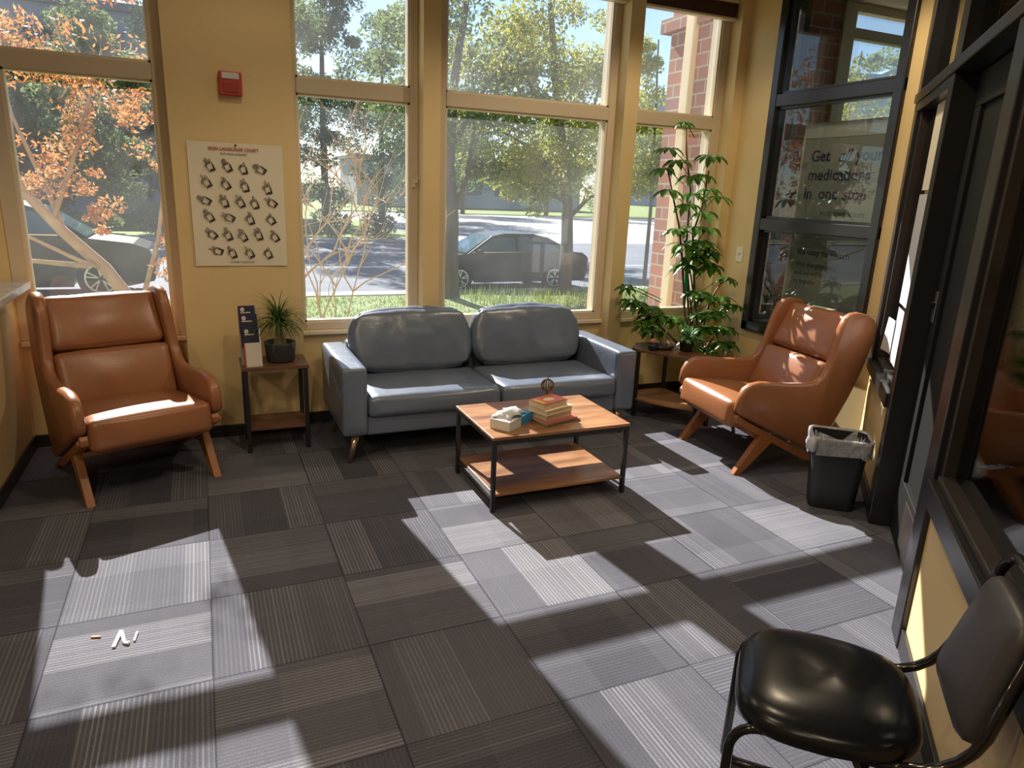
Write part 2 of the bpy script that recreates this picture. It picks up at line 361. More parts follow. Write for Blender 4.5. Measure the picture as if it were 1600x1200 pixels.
# right wall with the dark framed partition window (x = 3.70)
XR = 3.82
WY0, WY1, WZ0, WZ1 = 3.101, 4.180, .602, 2.995
rw = MB()
rw.box(XR, XR+.10, WY1, YO, 0, CEIL); rw.box(XR, XR+.10, 3.003, WY0, 0, CEIL); rw.box(XR, XR+.10, WY0, WY1, 0, WZ0); rw.box(XR, XR+.10, WY0, WY1, WZ1, CEIL)
struct('wall_right', rw, M['wall'])
struct('baseboard_right', MB().box(XR-.012, XR+.002, 3.02, YP-.012, 0, .075), M['base'], bevel=.003)
e = bpy.data.objects.new('window_5', None); COL.objects.link(e); e['kind'] = 'structure'; e.location = (XR, 3.64, WZ0); ox, oy, oz = e.location
f = MB(); T1 = (2.210, 2.293); T2 = (1.359, 1.441); fw_ = .065
def B(mb, a, b, c, d, z0, z1): mb.box(a-ox, b-ox, c-oy, d-oy, z0-oz, z1-oz)
B(f, XR-.03, XR+.08, WY0, WY0+fw_, WZ0, WZ1); B(f, XR-.03, XR+.08, WY1-fw_, WY1, WZ0, WZ1); B(f, XR-.03, XR+.08, WY0, WY1, WZ0, WZ0+.07); B(f, XR-.03, XR+.08, WY0, WY1, WZ1-.06, WZ1)
for (a, b) in (T1, T2): B(f, XR-.026, XR+.08, WY0, WY1, a, b)
f.build('window_frame', M['black_metal'], e, bevel=.006)
f = MB()
for (a, b) in ((WZ0+.07, T2[0]), (T2[1], T1[0]), (T1[1], WZ1-.06)):
    B(f, XR+.0, XR+.05, WY0+fw_, WY0+fw_+.02, a, b); B(f, XR+.0, XR+.05, WY1-fw_-.02, WY1-fw_, a, b); B(f, XR+.0, XR+.05, WY0+fw_, WY1-fw_, a, a+.016); B(f, XR, XR+.05, WY0+fw_, WY1-fw_, b-.016, b)
    p = MB(); B(p, XR+.03, XR+.034, WY0+fw_, WY1-fw_, a, b); p.build('pane', M['glass_i'], e)
f.build('glazing_bead', M['black_metal'], e)
# light switch
sw = empty('light_switch', (XR, 4.319, 1.158), 0, 'small cream toggle switch plate on the wall beside the black window', 'light switch')
MB().box(-.007, 0, -.036, .036, -.058, .058).build('wall_plate', mat('ivory_plastic', (.78, .72, .58), .4), sw, bevel=.004)
MB().box(-.018, -.006, -.005, .005, -.004, .016).build('toggle', mat('ivory_toggle', (.62, .57, .45), .4), sw, bevel=.002)
# 45 degree wall:  s runs along it, q is depth behind it
DU = Vector((1, 1, 0))/math.sqrt(2); DN = Vector((1, -1, 0))/math.sqrt(2); DC = .817/math.sqrt(2)
def dp(s, q, z): v = DU*s+DN*(DC+q); return (v.x, v.y, z)
def dbox(mb, s0, s1, q0, q1, z0, z1):
    c = (Vector(dp(s0, q0, z0))+Vector(dp(s1, q1, z1)))/2
    return mb.obox(c, DU*(s1-s0)/2, DN*(q1-q0)/2, (0, 0, (z1-z0)/2))
SJ, SN = 3.70, 2.73        # far and near door jamb
d = MB()
dbox(d, 3.80, 4.80, 0, .12, 0, .60); dbox(d, 3.5, 4.80, .02, .12, CEIL-.05, CEIL)
dbox(d, -.4, 2.62, 0, .12, 0, .60)
struct('wall_diagonal', d, M['wall'])
d = MB(); dbox(d, -.4, SN-.05, -.014, .0, 0, .085); dbox(d, 3.80, 4.78, -.014, 0, 0, .085)
struct('baseboard_diagonal', d, M['base'], bevel=.003)
# partition frame
d = MB(); HZ0, HZ1 = 2.13, 2.18
dbox(d, -.4, 4.79, -.03, .11, HZ0, HZ1)                        # header bar
dbox(d, 3.70, 3.80, -.02, .12, 0, HZ0); dbox(d, 3.66, 3.74, -.02, .11, HZ1, CEIL)
dbox(d, SN-.14, SN, -.02, .12, 0, HZ0); dbox(d, SN-.12, SN, -.02, .11, HZ1, CEIL)
dbox(d, 4.68, 4.79, -.02, .11, .60, CEIL); dbox(d, -.4, -.3, -.02, .11, .0, CEIL)
dbox(d, 3.80, 4.79, -.035, .11, .59, .665); dbox(d, -.4, SN-.14, -.035, .11, .59, .675)
dbox(d, 3.80, 4.79, -.02, .10, 2.08, HZ0); dbox(d, -.4, SN-.14, -.02, .10, 2.08, HZ0)
struct('trim_2', d, M['black_metal'], bevel=.005)
d = MB(); dbox(d, 3.80, 3.83, .0, .09, .665, 2.08); dbox(d, 4.64, 4.68, .0, .09, .665, 2.08); dbox(d, SN-.175, SN-.14, .0, .09, .675, 2.08)
dbox(d, 3.83, 4.64, .0, .09, .665, .69); dbox(d, -.3, SN-.175, -.012, .09, .675, .70)
struct('trim_3', d, M['scuffed'], bevel=.004)
def dpane(name, s0, s1, z0, z1, m, q=.04):
    L = s1-s0; p = MB().box(-L/2, L/2, -.003, .003, 0, z1-z0)
    o = p.build(name, m, None, kind='structure'); o.location = dp((s0+s1)/2, q, z0); o.rotation_euler = (0, 0, PI/4); return o
dpane('window_6', 3.83, 4.66, .68, 2.09, M['glass_i'])
dpane('window_7', -.3, SN-.15, .69, 2.09, M['glass_r'])
dpane('window_8', 3.74, 4.70, HZ1, CEIL, M['glass_i']); dpane('window_9', -.3, 3.66, HZ1, CEIL, M['glass_i'])
# door leaf recessed in the opening
dr = bpy.data.objects.new('door_1', None); COL.objects.link(dr); dr['kind'] = 'structure'; dr.location = dp((SJ+SN)/2, .075, 0); dr.rotation_euler = (0, 0, PI*1.25)
hw = (SJ-SN)/2-.006
q = MB(); q.box(-hw, hw, 0, .045, .012, .30); q.box(-hw, hw, 0, .045, 1.98, HZ0-.006); q.box(-hw, -hw+.13, 0, .045, .3, 1.98); q.box(hw-.13, hw, 0, .045, .3, 1.98)
q.build('door_leaf', M['dark_panel'], dr, bevel=.004)
MB().box(-hw+.13, hw-.13, .018, .03, .3, 1.98).build('door_panel', M['dark_panel'], dr)
MB().box(hw-.66, hw-.05, -.006, .0, .06, .27).build('kick_plate', M['scuffed'], dr, bevel=.003)
MB().box(hw-.16, hw-.02, -.008, .002, .016, .05).build('door_sweep', M['scuffed'], dr)
q = MB(); q.box(-hw+.03, -hw+.085, -.006, 0, 1.06, 1.20); lockp = q.build('lock_plate', mat('brushed_plate', (.22, .21, .20), .35, .8), dr, bevel=.004)
q = MB(); q.tube([(-hw+.058, -.006, 1.14), (-hw+.058, -.022, 1.14)], .016, 16); q.build('deadbolt', mat('dark_bolt', (.04, .04, .04), .3, .8), lockp)
# vestibule beyond the partitions
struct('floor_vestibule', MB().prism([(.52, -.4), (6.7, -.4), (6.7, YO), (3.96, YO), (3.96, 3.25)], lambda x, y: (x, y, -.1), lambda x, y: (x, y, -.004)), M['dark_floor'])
q = MB(); [q.box(6.62, 6.7, y, y+.07, 0, CEIL) for y in (-.4, .85, 2.1, 3.35, 4.68)]; q.box(6.62, 6.7, -.4, YO, 0, .12); q.box(6.62, 6.7, -.4, YO, 2.2, 2.28); struct('window_12', q, M['black_metal'])  # glazed east side added so sky light brightens the vestibule brick
struct('window_13', MB().box(6.655, 6.659, -.4, YO, .12, CEIL), M['glass_i'])
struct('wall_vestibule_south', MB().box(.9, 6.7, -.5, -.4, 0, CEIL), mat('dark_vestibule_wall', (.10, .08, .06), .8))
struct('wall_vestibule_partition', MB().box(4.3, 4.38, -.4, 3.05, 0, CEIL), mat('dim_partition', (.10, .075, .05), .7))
v = MB(); v.box(4.585, 4.95, 4.73, 5.1, -.6, 3.9); struct('wall_brick_pier', v, M['brick'])
v = MB(); v.box(4.95, 6.7, 4.70, 4.81, 0, .55); v.box(6.29, 6.7, 4.70, 4.81, 0, CEIL); v.box(3.92, 4.585, 4.70, 4.81, 0, .55); struct('wall_vestibule_front', v, M['wall'])
e = bpy.data.objects.new('window_10', None); COL.objects.link(e); e['kind'] = 'structure'; e.location = (5.62, 4.71, .55)
f = MB(); f.box(-.67, -.53, 0, .08, 0, 2.62); f.box(.58, .67, 0, .08, 0, 2.62); f.box(-.53, .58, 0, .08, 0, .06); f.box(-.53, .58, 0, .08, 2.35, 2.43); f.box(-.53, .58, 0, .08, 2.55, 2.62)
f.build('window_frame', M['frame'], e, bevel=.005)
MB().box(-.53, .58, .04, .044, .06, 2.35).build('pane', M['glass'], e); MB().box(-.53, .58, .04, .044, 2.43, 2.55).build('pane', M['glass'], e)
e = bpy.data.objects.new('window_11', None); COL.objects.link(e); e['kind'] = 'structure'; e.location = (4.25, 4.71, .55)
f = MB(); f.box(-.335, -.28, 0, .06, 0, 2.62); f.box(.28, .335, 0, .06, 0, 2.62); f.box(-.28, .28, 0, .06, 0, .05); f.box(-.28, .28, 0, .06, 2.5, 2.62)
f.build('window_frame', M['black_metal'], e, bevel=.004); MB().box(-.28, .28, .03, .034, .05, 2.5).build('pane', M['glass_i'], e)
# exterior brick return seen through the narrow window
struct('wall_exterior_brick', MB().box(3.92, 4.12, YO, 5.64, -.6, 3.9), M['brick'])
struct('wall_exterior_cap', MB().box(3.88, 4.16, YO, 5.76, 2.96, 3.07), M['brick'])
ds = MB(); ds.box(3.86, 3.92, 5.25, 5.36, .1, 3.6); ds.bar((3.89, 5.305, .14), (3.74, 5.305, -.25), .08, .06)
setp(ds.build('downspout', M['sill'], bevel=.008), 'cream downspout on the brick return outside the narrow window', 'downspout')
# flat roof slab over the rooms
struct('roof', MB().box(-4.3, 6.7, -4.3, YO, CEIL+.15, CEIL+.35), M['concrete'])
# ================================================================ FURNITURE
def armchair():
    t = empty('wingback_armchair')
    prof = [(-.045, .40), (-.035, .48), (-.01, .53), (.03, .556), (.09, .566), (.18, .560), (.28, .550), (.40, .545), (.47, .552), (.515, .58), (.54, .63), (.56, .70), (.578, .78), (.60, .87),
            (.625, .925), (.665, .952), (.715, .958), (.78, .945), (.832, .914), (.858, .872), (.855, .82), (.82, .72), (.782, .60), (.722, .45), (.65, .30), (.59, .17), (.562, .11), (.53, .10), (.489, .122), (.33, .20), (.172, .28), (.05, .34), (-.02, .375)]
    for sg in (-1, 1):
        # shell side thick with a crowned edge, flared a little outwards at the wing
        m = MB(); n = len(prof); rings = []
        cx = sum(p[0] for p in prof)/n; cz = sum(p[1] for p in prof)/n
        import itertools
        def inset(p, k):
            i = prof.index(p); a = Vector(prof[i-1]); b = Vector(prof[(i+1) % n]); tv = (b-a).normalized(); nv = Vector((tv.y, -tv.x))
            if nv.dot(Vector(p)-Vector((cx, cz))) < 0 and False: nv = -nv
            return Vector(p)-nv*(-k)
        # outward normal sign test by polygon orientation (profile runs clockwise seen from +x)
        ar = sum(prof[i][0]*prof[(i+1) % n][1]-prof[(i+1) % n][0]*prof[i][1] for i in range(n))
        sgn = 1 if ar < 0 else -1
        th = .058
        for (xo, k) in ((0, .018), (.006, .006), (.018, 0), (th-.018, 0), (th-.006, .006), (th, .018)):
            ring = []
            for i, p in enumerate(prof):
                a = Vector(prof[i-1]); b = Vector(prof[(i+1) % n]); tv = (b-a).normalized(); nv = Vector((-tv.y, tv.x))*sgn
                q_ = Vector(p)-nv*k; fl = -max(0, (p[1]-.56))*.055
                ring.append((sg*(.288+xo+fl), q_.x, q_.y))
            rings.append(ring)
        vs = [v for r in rings for v in r]; fs = []
        for r in range(5):
            for i in range(n):
                a, b = r*n+i, r*n+(i+1) % n; qd = (a, b, b+n, a+n); fs.append(qd if sg*sgn < 0 else tuple(reversed(qd)))
        c0 = tuple(range(n)); c1 = tuple(range(5*n, 6*n)); fs += [c0 if sg*sgn > 0 else c0[::-1], c1[::-1] if sg*sgn > 0 else c1]
        m.add(vs, fs); sd_ = m.build('side_panel', M['leather_b'], t, smooth=True)
    # back shell behind the cushions
    m = MB(); bk = [(.56, .12), (.61, .14), (.71, .40), (.795, .64), (.852, .82), (.850, .885), (.82, .905), (.78, .87), (.70, .62), (.61, .38), (.52, .16)]
    m.prism(bk, lambda a, b: (-.30, a, b), lambda a, b: (.30, a, b)); m.build('back_shell', M['leather_b'], t, bevel=.012, smooth=False)
    # seat: block with rounded nose
    rot = Matrix.Rotation(-.10, 3, 'X')
    MB().soft((0, .245, .335), (.572, .60, .165), .035, (0, .012, .022), 16, rot).build('seat_cushion', M['leather_b'], t, smooth=True)
    rb = Matrix.Rotation(-.38, 3, 'X')
    MB().soft((0, .548, .500), (.570, .11, .30), .03, (.0, .018, .006), 16, rb, .003, 7, 3).build('lumbar_cushion', M['leather_b'], t, smooth=True)
    rb = Matrix.Rotation(-.44, 3, 'X')
    MB().soft((0, .695, .778), (.560, .12, .30), .035, (.0, .022, .006), 16, rb, .004, 7, 9).build('head_cushion', M['leather_b'], t, smooth=True)
    for sg in (-1, 1):
        x = sg*.305
        m = MB(); m.prism([(-.035, .352), (-.02, .372), (.05, .325), (.33, .185), (.50, .098), (.60, .062), (.70, .0), (.655, .0), (.56, .045), (.48, .058), (.30, .15), (.04, .285), (-.03, .322)],
                          lambda a, b: (x-.019, a, b), lambda a, b: (x+.019, a, b)); m.build('side_rail', M['wood_leg'], t, bevel=.004)
        m = MB(); m.prism([(.150, .232), (.235, .190), (.045, .0), (-.005, .0)], lambda a, b: (x-.020, a, b), lambda a, b: (x+.020, a, b)); m.build('front_leg', M['wood_leg'], t, bevel=.004)
        m = MB(); m.tube([(x-.03, -.012, .335), (x+.03, -.012, .335)], .014, 12); m.build('dowel', M['wood_leg'], t, smooth=False)
    MB().box(-.29, .29, .12, .16, .215, .245).build('cross_rail', M['wood_leg'], t, bevel=.004)
    return t
ch = armchair()
A = Vector((-.370, 2.327, 0))*1.5625; Bv = Vector((-.016, 2.454, 0))*1.5625
def place_chair(c, P, Q):      # P,Q front feet: local -x at P, +x at Q
    dirx = (Q-P); c.location = ((P+Q)/2); c.rotation_euler = (0, 0, math.atan2(dirx.y, dirx.x))
place_chair(ch, A, Bv)
setp(ch, 'tan leather wingback armchair with its back to the left window', 'armchair', 'tan leather wingback armchairs')
ch2 = copy_tree(ch)
place_chair(ch2, Vector((1.824, 2.287, 0))*1.5625, Vector((1.777, 1.905, 0))*1.5625)
setp(ch2, 'tan leather wingback armchair beside the waste bin with leaf shadows on its back', 'armchair', 'tan leather wingback armchairs')
# ---- sofa
SX0, SX1, SY0, SY1 = .648, 2.575, 3.755, 4.485
so = empty('sofa', ((SX0+SX1)/2, 4.10, 0), 0, 'grey blue leather two seat sofa under the middle windows', 'sofa'); W2 = (SX1-SX0)/2; y0 = SY0-4.10; y1 = SY1-4.10
for sg in (-1, 1):
    a = MB(); a.soft((sg*(W2-.072), (y0+y1)/2, .380), (.144, y1-y0, .402), .022, (.003, .003, .003), 12); a.build('armrest', M['leather_g'], so, smooth=True)
    l = MB(); l.tube([(sg*(W2-.02), y0-.004, .395), (sg*(W2+.003), y0+.06, .41), (sg*(W2+.003), y0+.30, .50)], .004, 6)
    l.build('piping', M['leather_g'], so)
MB().box(-W2+.138, W2-.138, y0+.025, y1-.10, .172, .285).build('base', M['leather_g'], so, bevel=.012)
MB().box(-W2+.138, W2-.138, y1-.10, y1, .172, .60).build('back_frame', M['leather_g'], so, bevel=.03, seg=3)
cw = W2-.144
for sg in (-1, 1):
    s_ = MB(); s_.soft((sg*cw/2, y0+.270, .345), (cw-.006, .56, .130), .035, (.0, .010, .014), 16, None, .003, 5, sg)
    s_.build('seat_cushion', M['leather_g'], so, smooth=True)
    rb = Matrix.Rotation(-.30, 3, 'X')
    b_ = MB(); b_.soft((sg*(cw/2-.002), 4.338-4.10, .600), (cw+.01, .125, .43), .060, (.0, .036, .006), 40, rb, .009, 9, 4+sg, .30)
    b_.build('back_cushion', M['leather_g'], so, smooth=True)
for sx, sy in ((-1, -1), (1, -1), (-1, 1), (1, 1)):
    xt = sx*(W2-.09); l = MB(); yb = y0+.075 if sy < 0 else y1-.08
    l.tube([(xt, yb, .18), (sx*(W2-.045), yb-(.005 if sy < 0 else 0), 0)], [.024, .011], 12); l.build('leg', M['chrome'], so, smooth=True)
# ---- coffee table
CX0, CX1, CY0, CY1, CZ = 1.226, 2.012, 2.945, 3.500, .400
ct = empty('coffee_table', ((CX0+CX1)/2, (CY0+CY1)/2, 0), 0, 'low coffee table with rustic brown boards and a thin black steel frame', 'coffee table'); hx = (CX1-CX0)/2; hy = (CY1-CY0)/2
MB().box(-hx, hx, -hy, hy, CZ-.016, CZ).build('tabletop', M['table_w'], ct, bevel=.002)
MB().box(-hx+.018, hx-.018, -hy+.004, hy-.004, .085, .099).build('shelf', M['table_w'], ct, bevel=.002)
for sx in (-1, 1):
    for sy in (-1, 1):
        MB().box(sx*hx-sx*.002, sx*hx-sx*.024, sy*hy-sy*.002, sy*hy-sy*.024, 0, CZ-.016).build('leg', M['steel_b'], ct, bevel=.002)
for sy in (-1, 1): MB().box(-hx+.024, hx-.024, sy*hy-sy*.002, sy*hy-sy*.020, CZ-.036, CZ-.016).build('frame_rail', M['steel_b'], ct)
for sx in (-1, 1):
    for (za, zb) in ((CZ-.036, CZ-.016), (.068, .085)): MB().box(sx*hx-sx*.002, sx*hx-sx*.020, -hy+.024, hy-.024, za, zb).build('frame_rail', M['steel_b'], ct)
# tissue box + tissue, books, ornament (rest on the table)
TB = empty('tissue_box', (1.395, 3.115, CZ), .62, 'blue and white tissue box with a white tissue pulled out on the coffee table', 'tissue box')
q = MB(); q.box(-.115, .115, -.058, .058, 0, .052); q.build('carton', mat('white_carton', (.72, .70, .66), .5), TB, bevel=.002)
q = MB(); q.box(.0, .1153, -.0585, .0585, .004, .0523); q.build('blue_print', mat('blue_print', (.03, .30, .62), .35), TB, label='blue printed half of the carton')
q = MB()
for k in range(9):
    for j in range(6):
        u = k/8; w = j/5
        q.v.append((-.10+.17*u+.01*math.sin(5*w+k), -.055+.11*w+.015*math.sin(3*u*PI), .053+.045*math.sin(PI*u)*(.4+.6*math.sin(PI*w))+.006*math.sin(7*u+9*w)))
for k in range(8):
    for j in range(5): a = k*6+j; q.f.append((a, a+6, a+7, a+1)); q.m.append(0)
tis = q.build('tissue', M['white'], TB, smooth=True); md = tis.modifiers.new('t', 'SOLIDIFY'); md.thickness = .002
def book(z, w, dp_, h, rz, cov, x=1.625, y=3.135, label='', grp='books stacked on the coffee table', extra=None):
    b = empty('book', (x, y, z), rz, label, 'book', grp)
    MB().box(-w/2+.003, w/2-.003, -dp_/2+.003, dp_/2, .002, h-.002).build('pages', mat('page_edge', (.66, .55, .38), .8), b)
    c = MB(); c.box(-w/2, w/2, -dp_/2, dp_/2+.001, 0, .002); c.box(-w/2, w/2, -dp_/2, dp_/2+.001, h-.002, h); c.box(-w/2, -w/2+.002, -dp_/2, dp_/2, 0, h)
    c.build('cover', cov, b)
    if extra: extra(b, h)
    return z+h
z = CZ
z = book(z, .185, .225, .010, -1.35, mat('dark_magazine', (.03, .035, .05), .3), 1.645, 3.13, 'thin dark glossy magazine at the very bottom of the stack')
z = book(z, .175, .215, .012, -1.30, mat('red_white_cover', (.42, .10, .09), .4), 1.635, 3.13, 'thin red and dark paperback lying second from the bottom of the stack')
z = book(z, .135, .19, .030, -1.25, mat('tan_cover', (.62, .48, .28), .6), 1.63, 3.14, 'thick cream paperback in the middle of the stack')
z = book(z, .140, .20, .026, -1.22, mat('cream_cover', (.70, .60, .42), .6), 1.625, 3.135, 'cream book directly under the orange book')
def oval(b, h):
    q = MB().lathe([(.03, 0), (.03, .0012)], (.005, .0, h), 20, .8, 1.2); q.build('title_oval', mat('pale_oval', (.75, .60, .45), .5), b)
    MB().box(-.040, .040, -.085, -.055, h, h+.001).build('title_band', mat('yellow_band', (.80, .48, .08), .5), b)
z = book(z, .118, .182, .032, -1.20, mat('orange_red_cover', (.62, .13, .04), .4), 1.615, 3.145, 'orange and yellow paperback lying on top of the stack', extra=oval)
orn = empty('wire_ornament', (1.668, 3.262, CZ+.0), 0, 'small openwork metal apple ornament standing behind the books', 'ornament')
for k in range(7):
    a = k*PI/7; pts = [(.034*math.cos(t)*math.cos(a)*1.0, .034*math.cos(t)*math.sin(a), .150+.034*math.sin(t)) for t in [i*2*PI/20 for i in range(21)]]
    MB().tube(pts, .0028, 5).build('wire_loop', mat('antique_brass', (.22, .13, .06), .35, .8) if k == 0 else bpy.data.materials['antique_brass'], orn)
MB().tube([(0, 0, 0), (0, 0, .116)], .005, 8).build('stand', bpy.data.materials['antique_brass'], orn)
MB().lathe([(.03, 0), (.028, .008), (.006, .012)], (0, 0, 0), 16).build('foot', bpy.data.materials['antique_brass'], orn)
MB().tube([(0, 0, .184), (.004, 0, .20), (.016, 0, .205)], .0025, 5).build('stem', bpy.data.materials['antique_brass'], orn)
# ---- side table left with brochures and ponytail palm
TZ = .522
st = empty('side_table', (.338, 4.285, 0), 0, 'narrow dark brown side table with a lower shelf between armchair and sofa', 'side table')
MB().box(-.188, .188, -.145, .145, TZ-.02, TZ).build('tabletop', M['table_d'], st, bevel=.002)
MB().box(-.170, .170, -.135, .135, .135, .152).build('shelf', M['table_d'], st, bevel=.002)
for sx in (-1, 1):
    for sy in (-1, 1): MB().box(sx*.180, sx*.155, sy*.140, sy*.115, 0, TZ-.02).build('leg', M['steel_b'], st, bevel=.002)
for sx in (-1, 1):
    for (za, zb) in ((.112, .135), (TZ-.04, TZ-.02)): MB().box(sx*.178, sx*.158, -.12, .12, za, zb).build('frame_rail', M['steel_b'], st)
bh = empty('brochure_holder', (.212, 4.205, TZ), .10, 'tall narrow stand of navy and white brochures on the dark side table', 'brochure holder')
navy = mat('navy_brochure', (.030, .026, .060), .4); lit = mat('brochure_white', (.62, .56, .48), .5)
def slab(nm, z0, z1, y, x0, x1, m, par, lean=.16, th=.006):
    q = MB(); y0_, y1_ = y+lean*z0, y+lean*z1
    q.add([(x0, y0_, z0), (x1, y0_, z0), (x1, y1_, z1), (x0, y1_, z1), (x0, y0_+th, z0), (x1, y0_+th, z0), (x1, y1_+th, z1), (x0, y1_+th, z1)],
          [(0, 1, 2, 3), (7, 6, 5, 4), (0, 4, 5, 1), (1, 5, 6, 2), (2, 6, 7, 3), (3, 7, 4, 0)]); return q.build(nm, m, par)
slab('back_plate', 0, .285, .022, -.052, .052, mat('clear_plate', (.45, .40, .34), .2), bh)
for (z0, z1, y, x0, x1) in ((.16, .295, .008, -.050, .040), (.09, .255, -.008, -.048, .046), (.012, .192, -.024, -.042, .050)):
    b = slab('brochure', z0, z1, y, x0, x1, navy, bh)
    eb = MB().tube([(x0+.022, y+.16*(z1-.018)-.0005, z1-.018), (x0+.022, y+.16*(z1-.018)-.002, z1-.018)], .0115, 18).build('emblem', lit, b); slab('title_line', z1-.036, z1-.031, y-.0016, x0+.010, x0+.065, lit, b, th=.001)
slab('front_pocket', .0, .118, -.036, -.034, .052, lit, bh); slab('side_strip', .0, .19, -.034, .046, .054, lit, bh); slab('red_edge', .0, .118, -.0365, -.042, -.034, mat('red_strip', (.45, .05, .07), .5), bh)
bh.scale = (1, 1, 1.16)
pp = empty('ponytail_palm', (.380, 4.285, TZ), 0, 'ponytail palm in a charcoal pot on the dark side table', 'potted plant')
MB().lathe([(.070, 0), (.082, .01), (.090, .11), (.092, .118), (.084, .118), (.080, .09)], (0, 0, 0), 32).build('pot', M['pot_g'], pp, smooth=True)
MB().lathe([(.082, .088), (.02, .095), (.0, .096)], (0, 0, 0), 24).build('soil', M['soil'], pp)
MB().tube([(0, 0, .085), (0, 0, .11), (.004, 0, .15), (.0, 0, .20), (.002, 0, .24)], [.040, .034, .020, .015, .014], 12).build('trunk', mat('palm_trunk', (.24, .14, .08), .8), pp, smooth=True)
q = MB(); rr = random.Random(5)
for k in range(240):
    a = rr.uniform(0, 2*PI); el = rr.uniform(-.1, 1.3); L = rr.uniform(.13, .26); p = Vector((0, 0, .235+rr.uniform(-.01, .02))); d_ = Vector((math.cos(a)*math.cos(el), math.sin(a)*math.cos(el), math.sin(el)))
    w = Vector((-math.sin(a), math.cos(a), 0))*.0052; pv = None
    for i in range(8):
        ww = w*(1-i/8.5)*(1 if i else .6); b0 = len(q.v); q.v += [tuple(p-ww), tuple(p+ww)]
        if i: q.f.append((b0-2, b0-1, b0+1, b0)); q.m.append(0)
        p = p+d_*L/7; d_ = (d_+Vector((0, 0, -.22))).normalized()
        if p.y > .19: p.y = .19
q.build('leaves', M['leaf_b'], pp)
# ---- poster of hand signs and fire alarm on the left pier
po = empty('wall_poster', (.2095, YP-.004, 1.4155), 0, 'cream poster of hand signs pinned to the yellow pier', 'poster')
q = MB()
for k in range(9):
    for j in range(9):
        u = -1+2*k/8; w = -1+2*j/8; q.v.append((u*.248, -.003-.004*(u*u*w*w)-.002*math.sin(4*u+3*w), w*.337))
for k in range(8):
    for j in range(8): a = k*9+j; q.f.append((a, a+9, a+10, a+1)); q.m.append(0)
q.build('sheet', M['cream'], po, smooth=True)
ink = mat('dark_ink', (.045, .032, .025), .8); redink = mat('red_ink', (.45, .12, .08), .8)
def text(s, size, m, parent, loc, rot, name='lettering', shear=0, bold=0, align='CENTER', spacing=1):
    c = bpy.data.curves.new('txt', 'FONT'); c.body = s; c.size = size; c.align_x = align; c.shear = shear; c.offset = bold; c.extrude = .0003; c.space_character = spacing
    c.resolution_u = 3
    o = bpy.data.objects.new('txt', c); COL.objects.link(o); dg = bpy.context.evaluated_depsgraph_get(); dg.update()
    me = bpy.data.meshes.new_from_object(o.evaluated_get(dg)); bpy.data.objects.remove(o)
    me.materials.clear(); me.materials.append(m); b = bpy.data.objects.new(name, me); COL.objects.link(b); b.parent = parent; b.location = loc; b.rotation_euler = rot; return b
text('SIGN LANGUAGE CHART', .023, redink, po, (-.01, -.0095, .296), (PI/2, 0, 0), 'title_text', bold=.0006)
text('FOR HAND ALPHABET', .014, ink, po, (-.01, -.0095, .273), (PI/2, 0, 0), 'subtitle_text')
text('ALPHABET HAND SIGNS', .012, ink, po, (.0, -.0095, -.318), (PI/2, 0, 0), 'footer_text')
# hand drawings, one small drawn hand per figure
po.scale = (1.032, 1, 1.032)
rows = []
for row in ([(195, 130), (360, 130), (515, 145), (675, 150)], [(160, 295), (340, 310), (530, 325), (755, 340)], [(140, 485), (330, 490), (485, 490), (625, 500), (790, 490)], [(180, 645), (365, 655), (580, 665), (785, 665)],
            [(200, 830), (360, 835), (505, 845), (665, 830), (825, 850)], [(245, 1010), (400, 1025), (570, 1025), (760, 1030)]):
    for (a, b) in row:
        l_, r_ = -8+.045*b, 905+.055*b; rows.append((.337-(b+97)/1272*.674, ((a-l_)/(r_-l_)*.497-.248,)))
rh = random.Random(11)
for (zz, xs) in rows:
    for xx in xs:
        q = MB(); tl = -rh.uniform(.75, 1.25) if rh.random() < .25 else -rh.uniform(.25, .6); y_ = -.0098
        def P(a, b): a *= 1.15; b *= 1.28; return (xx+a*math.cos(tl)+b*math.sin(tl), y_, zz-a*math.sin(tl)+b*math.cos(tl))
        def stroke(pts, w=.0017): q.tube([P(*p) for p in pts], w, 4)
        # palm outline, wrist with shaded cuff, thumb, four fingers (some folded)
        stroke([(-.013, -.026), (-.016, -.006), (-.012, .004)]); stroke([(.013, -.026), (.015, -.004), (.012, .006)])
        q.add([P(-.014, -.028), P(.015, -.030), P(.016, -.018), P(.006, -.021), P(-.006, -.019)], [(0, 1, 2, 3, 4)])
        q.add([P(.008, -.02), P(.016, -.018), P(.0165, -.002), P(.012, .004)], [(0, 1, 2, 3)])
        stroke([(-.015, -.010), (-.022, .0), (-.020+rh.uniform(-.004, .012), .010), (-.012, .004)])
        for i in range(4):
            fx = -.010+i*.0068; L = (.020, .025, .023, .016)[i]*(1 if rh.random() < .55 else .35)
            stroke([(fx-.0028, .003), (fx-.003, .003+L), (fx, .006+L), (fx+.003, .003+L), (fx+.0026, .003)], .0012)
        q.build('hand_drawing', ink, po)
MB().lathe([(.006, 0), (.006, .006), (.002, .009)], (0, 0, 0), 10).build('push_pin', ink, po, loc=(.0, -.012, .325)).rotation_euler = (PI/2, 0, 0)
fa = empty('fire_alarm', (.2035, YP, 2.076), 0, 'red fire alarm sounder box high on the yellow pier', 'fire alarm')
MB().box(-.060, .060, -.045, 0, -.062, .062).build('housing', M['red'], fa, bevel=.006)
MB().box(-.046, .046, -.053, -.043, .022, .056).build('strobe_lens', mat('strobe_lens', (.62, .55, .52), .12), fa, bevel=.006)
MB().box(-.040, .040, -.049, -.044, -.048, .006).build('grille', mat('dark_red_grille', (.32, .03, .02), .5), fa, bevel=.003)
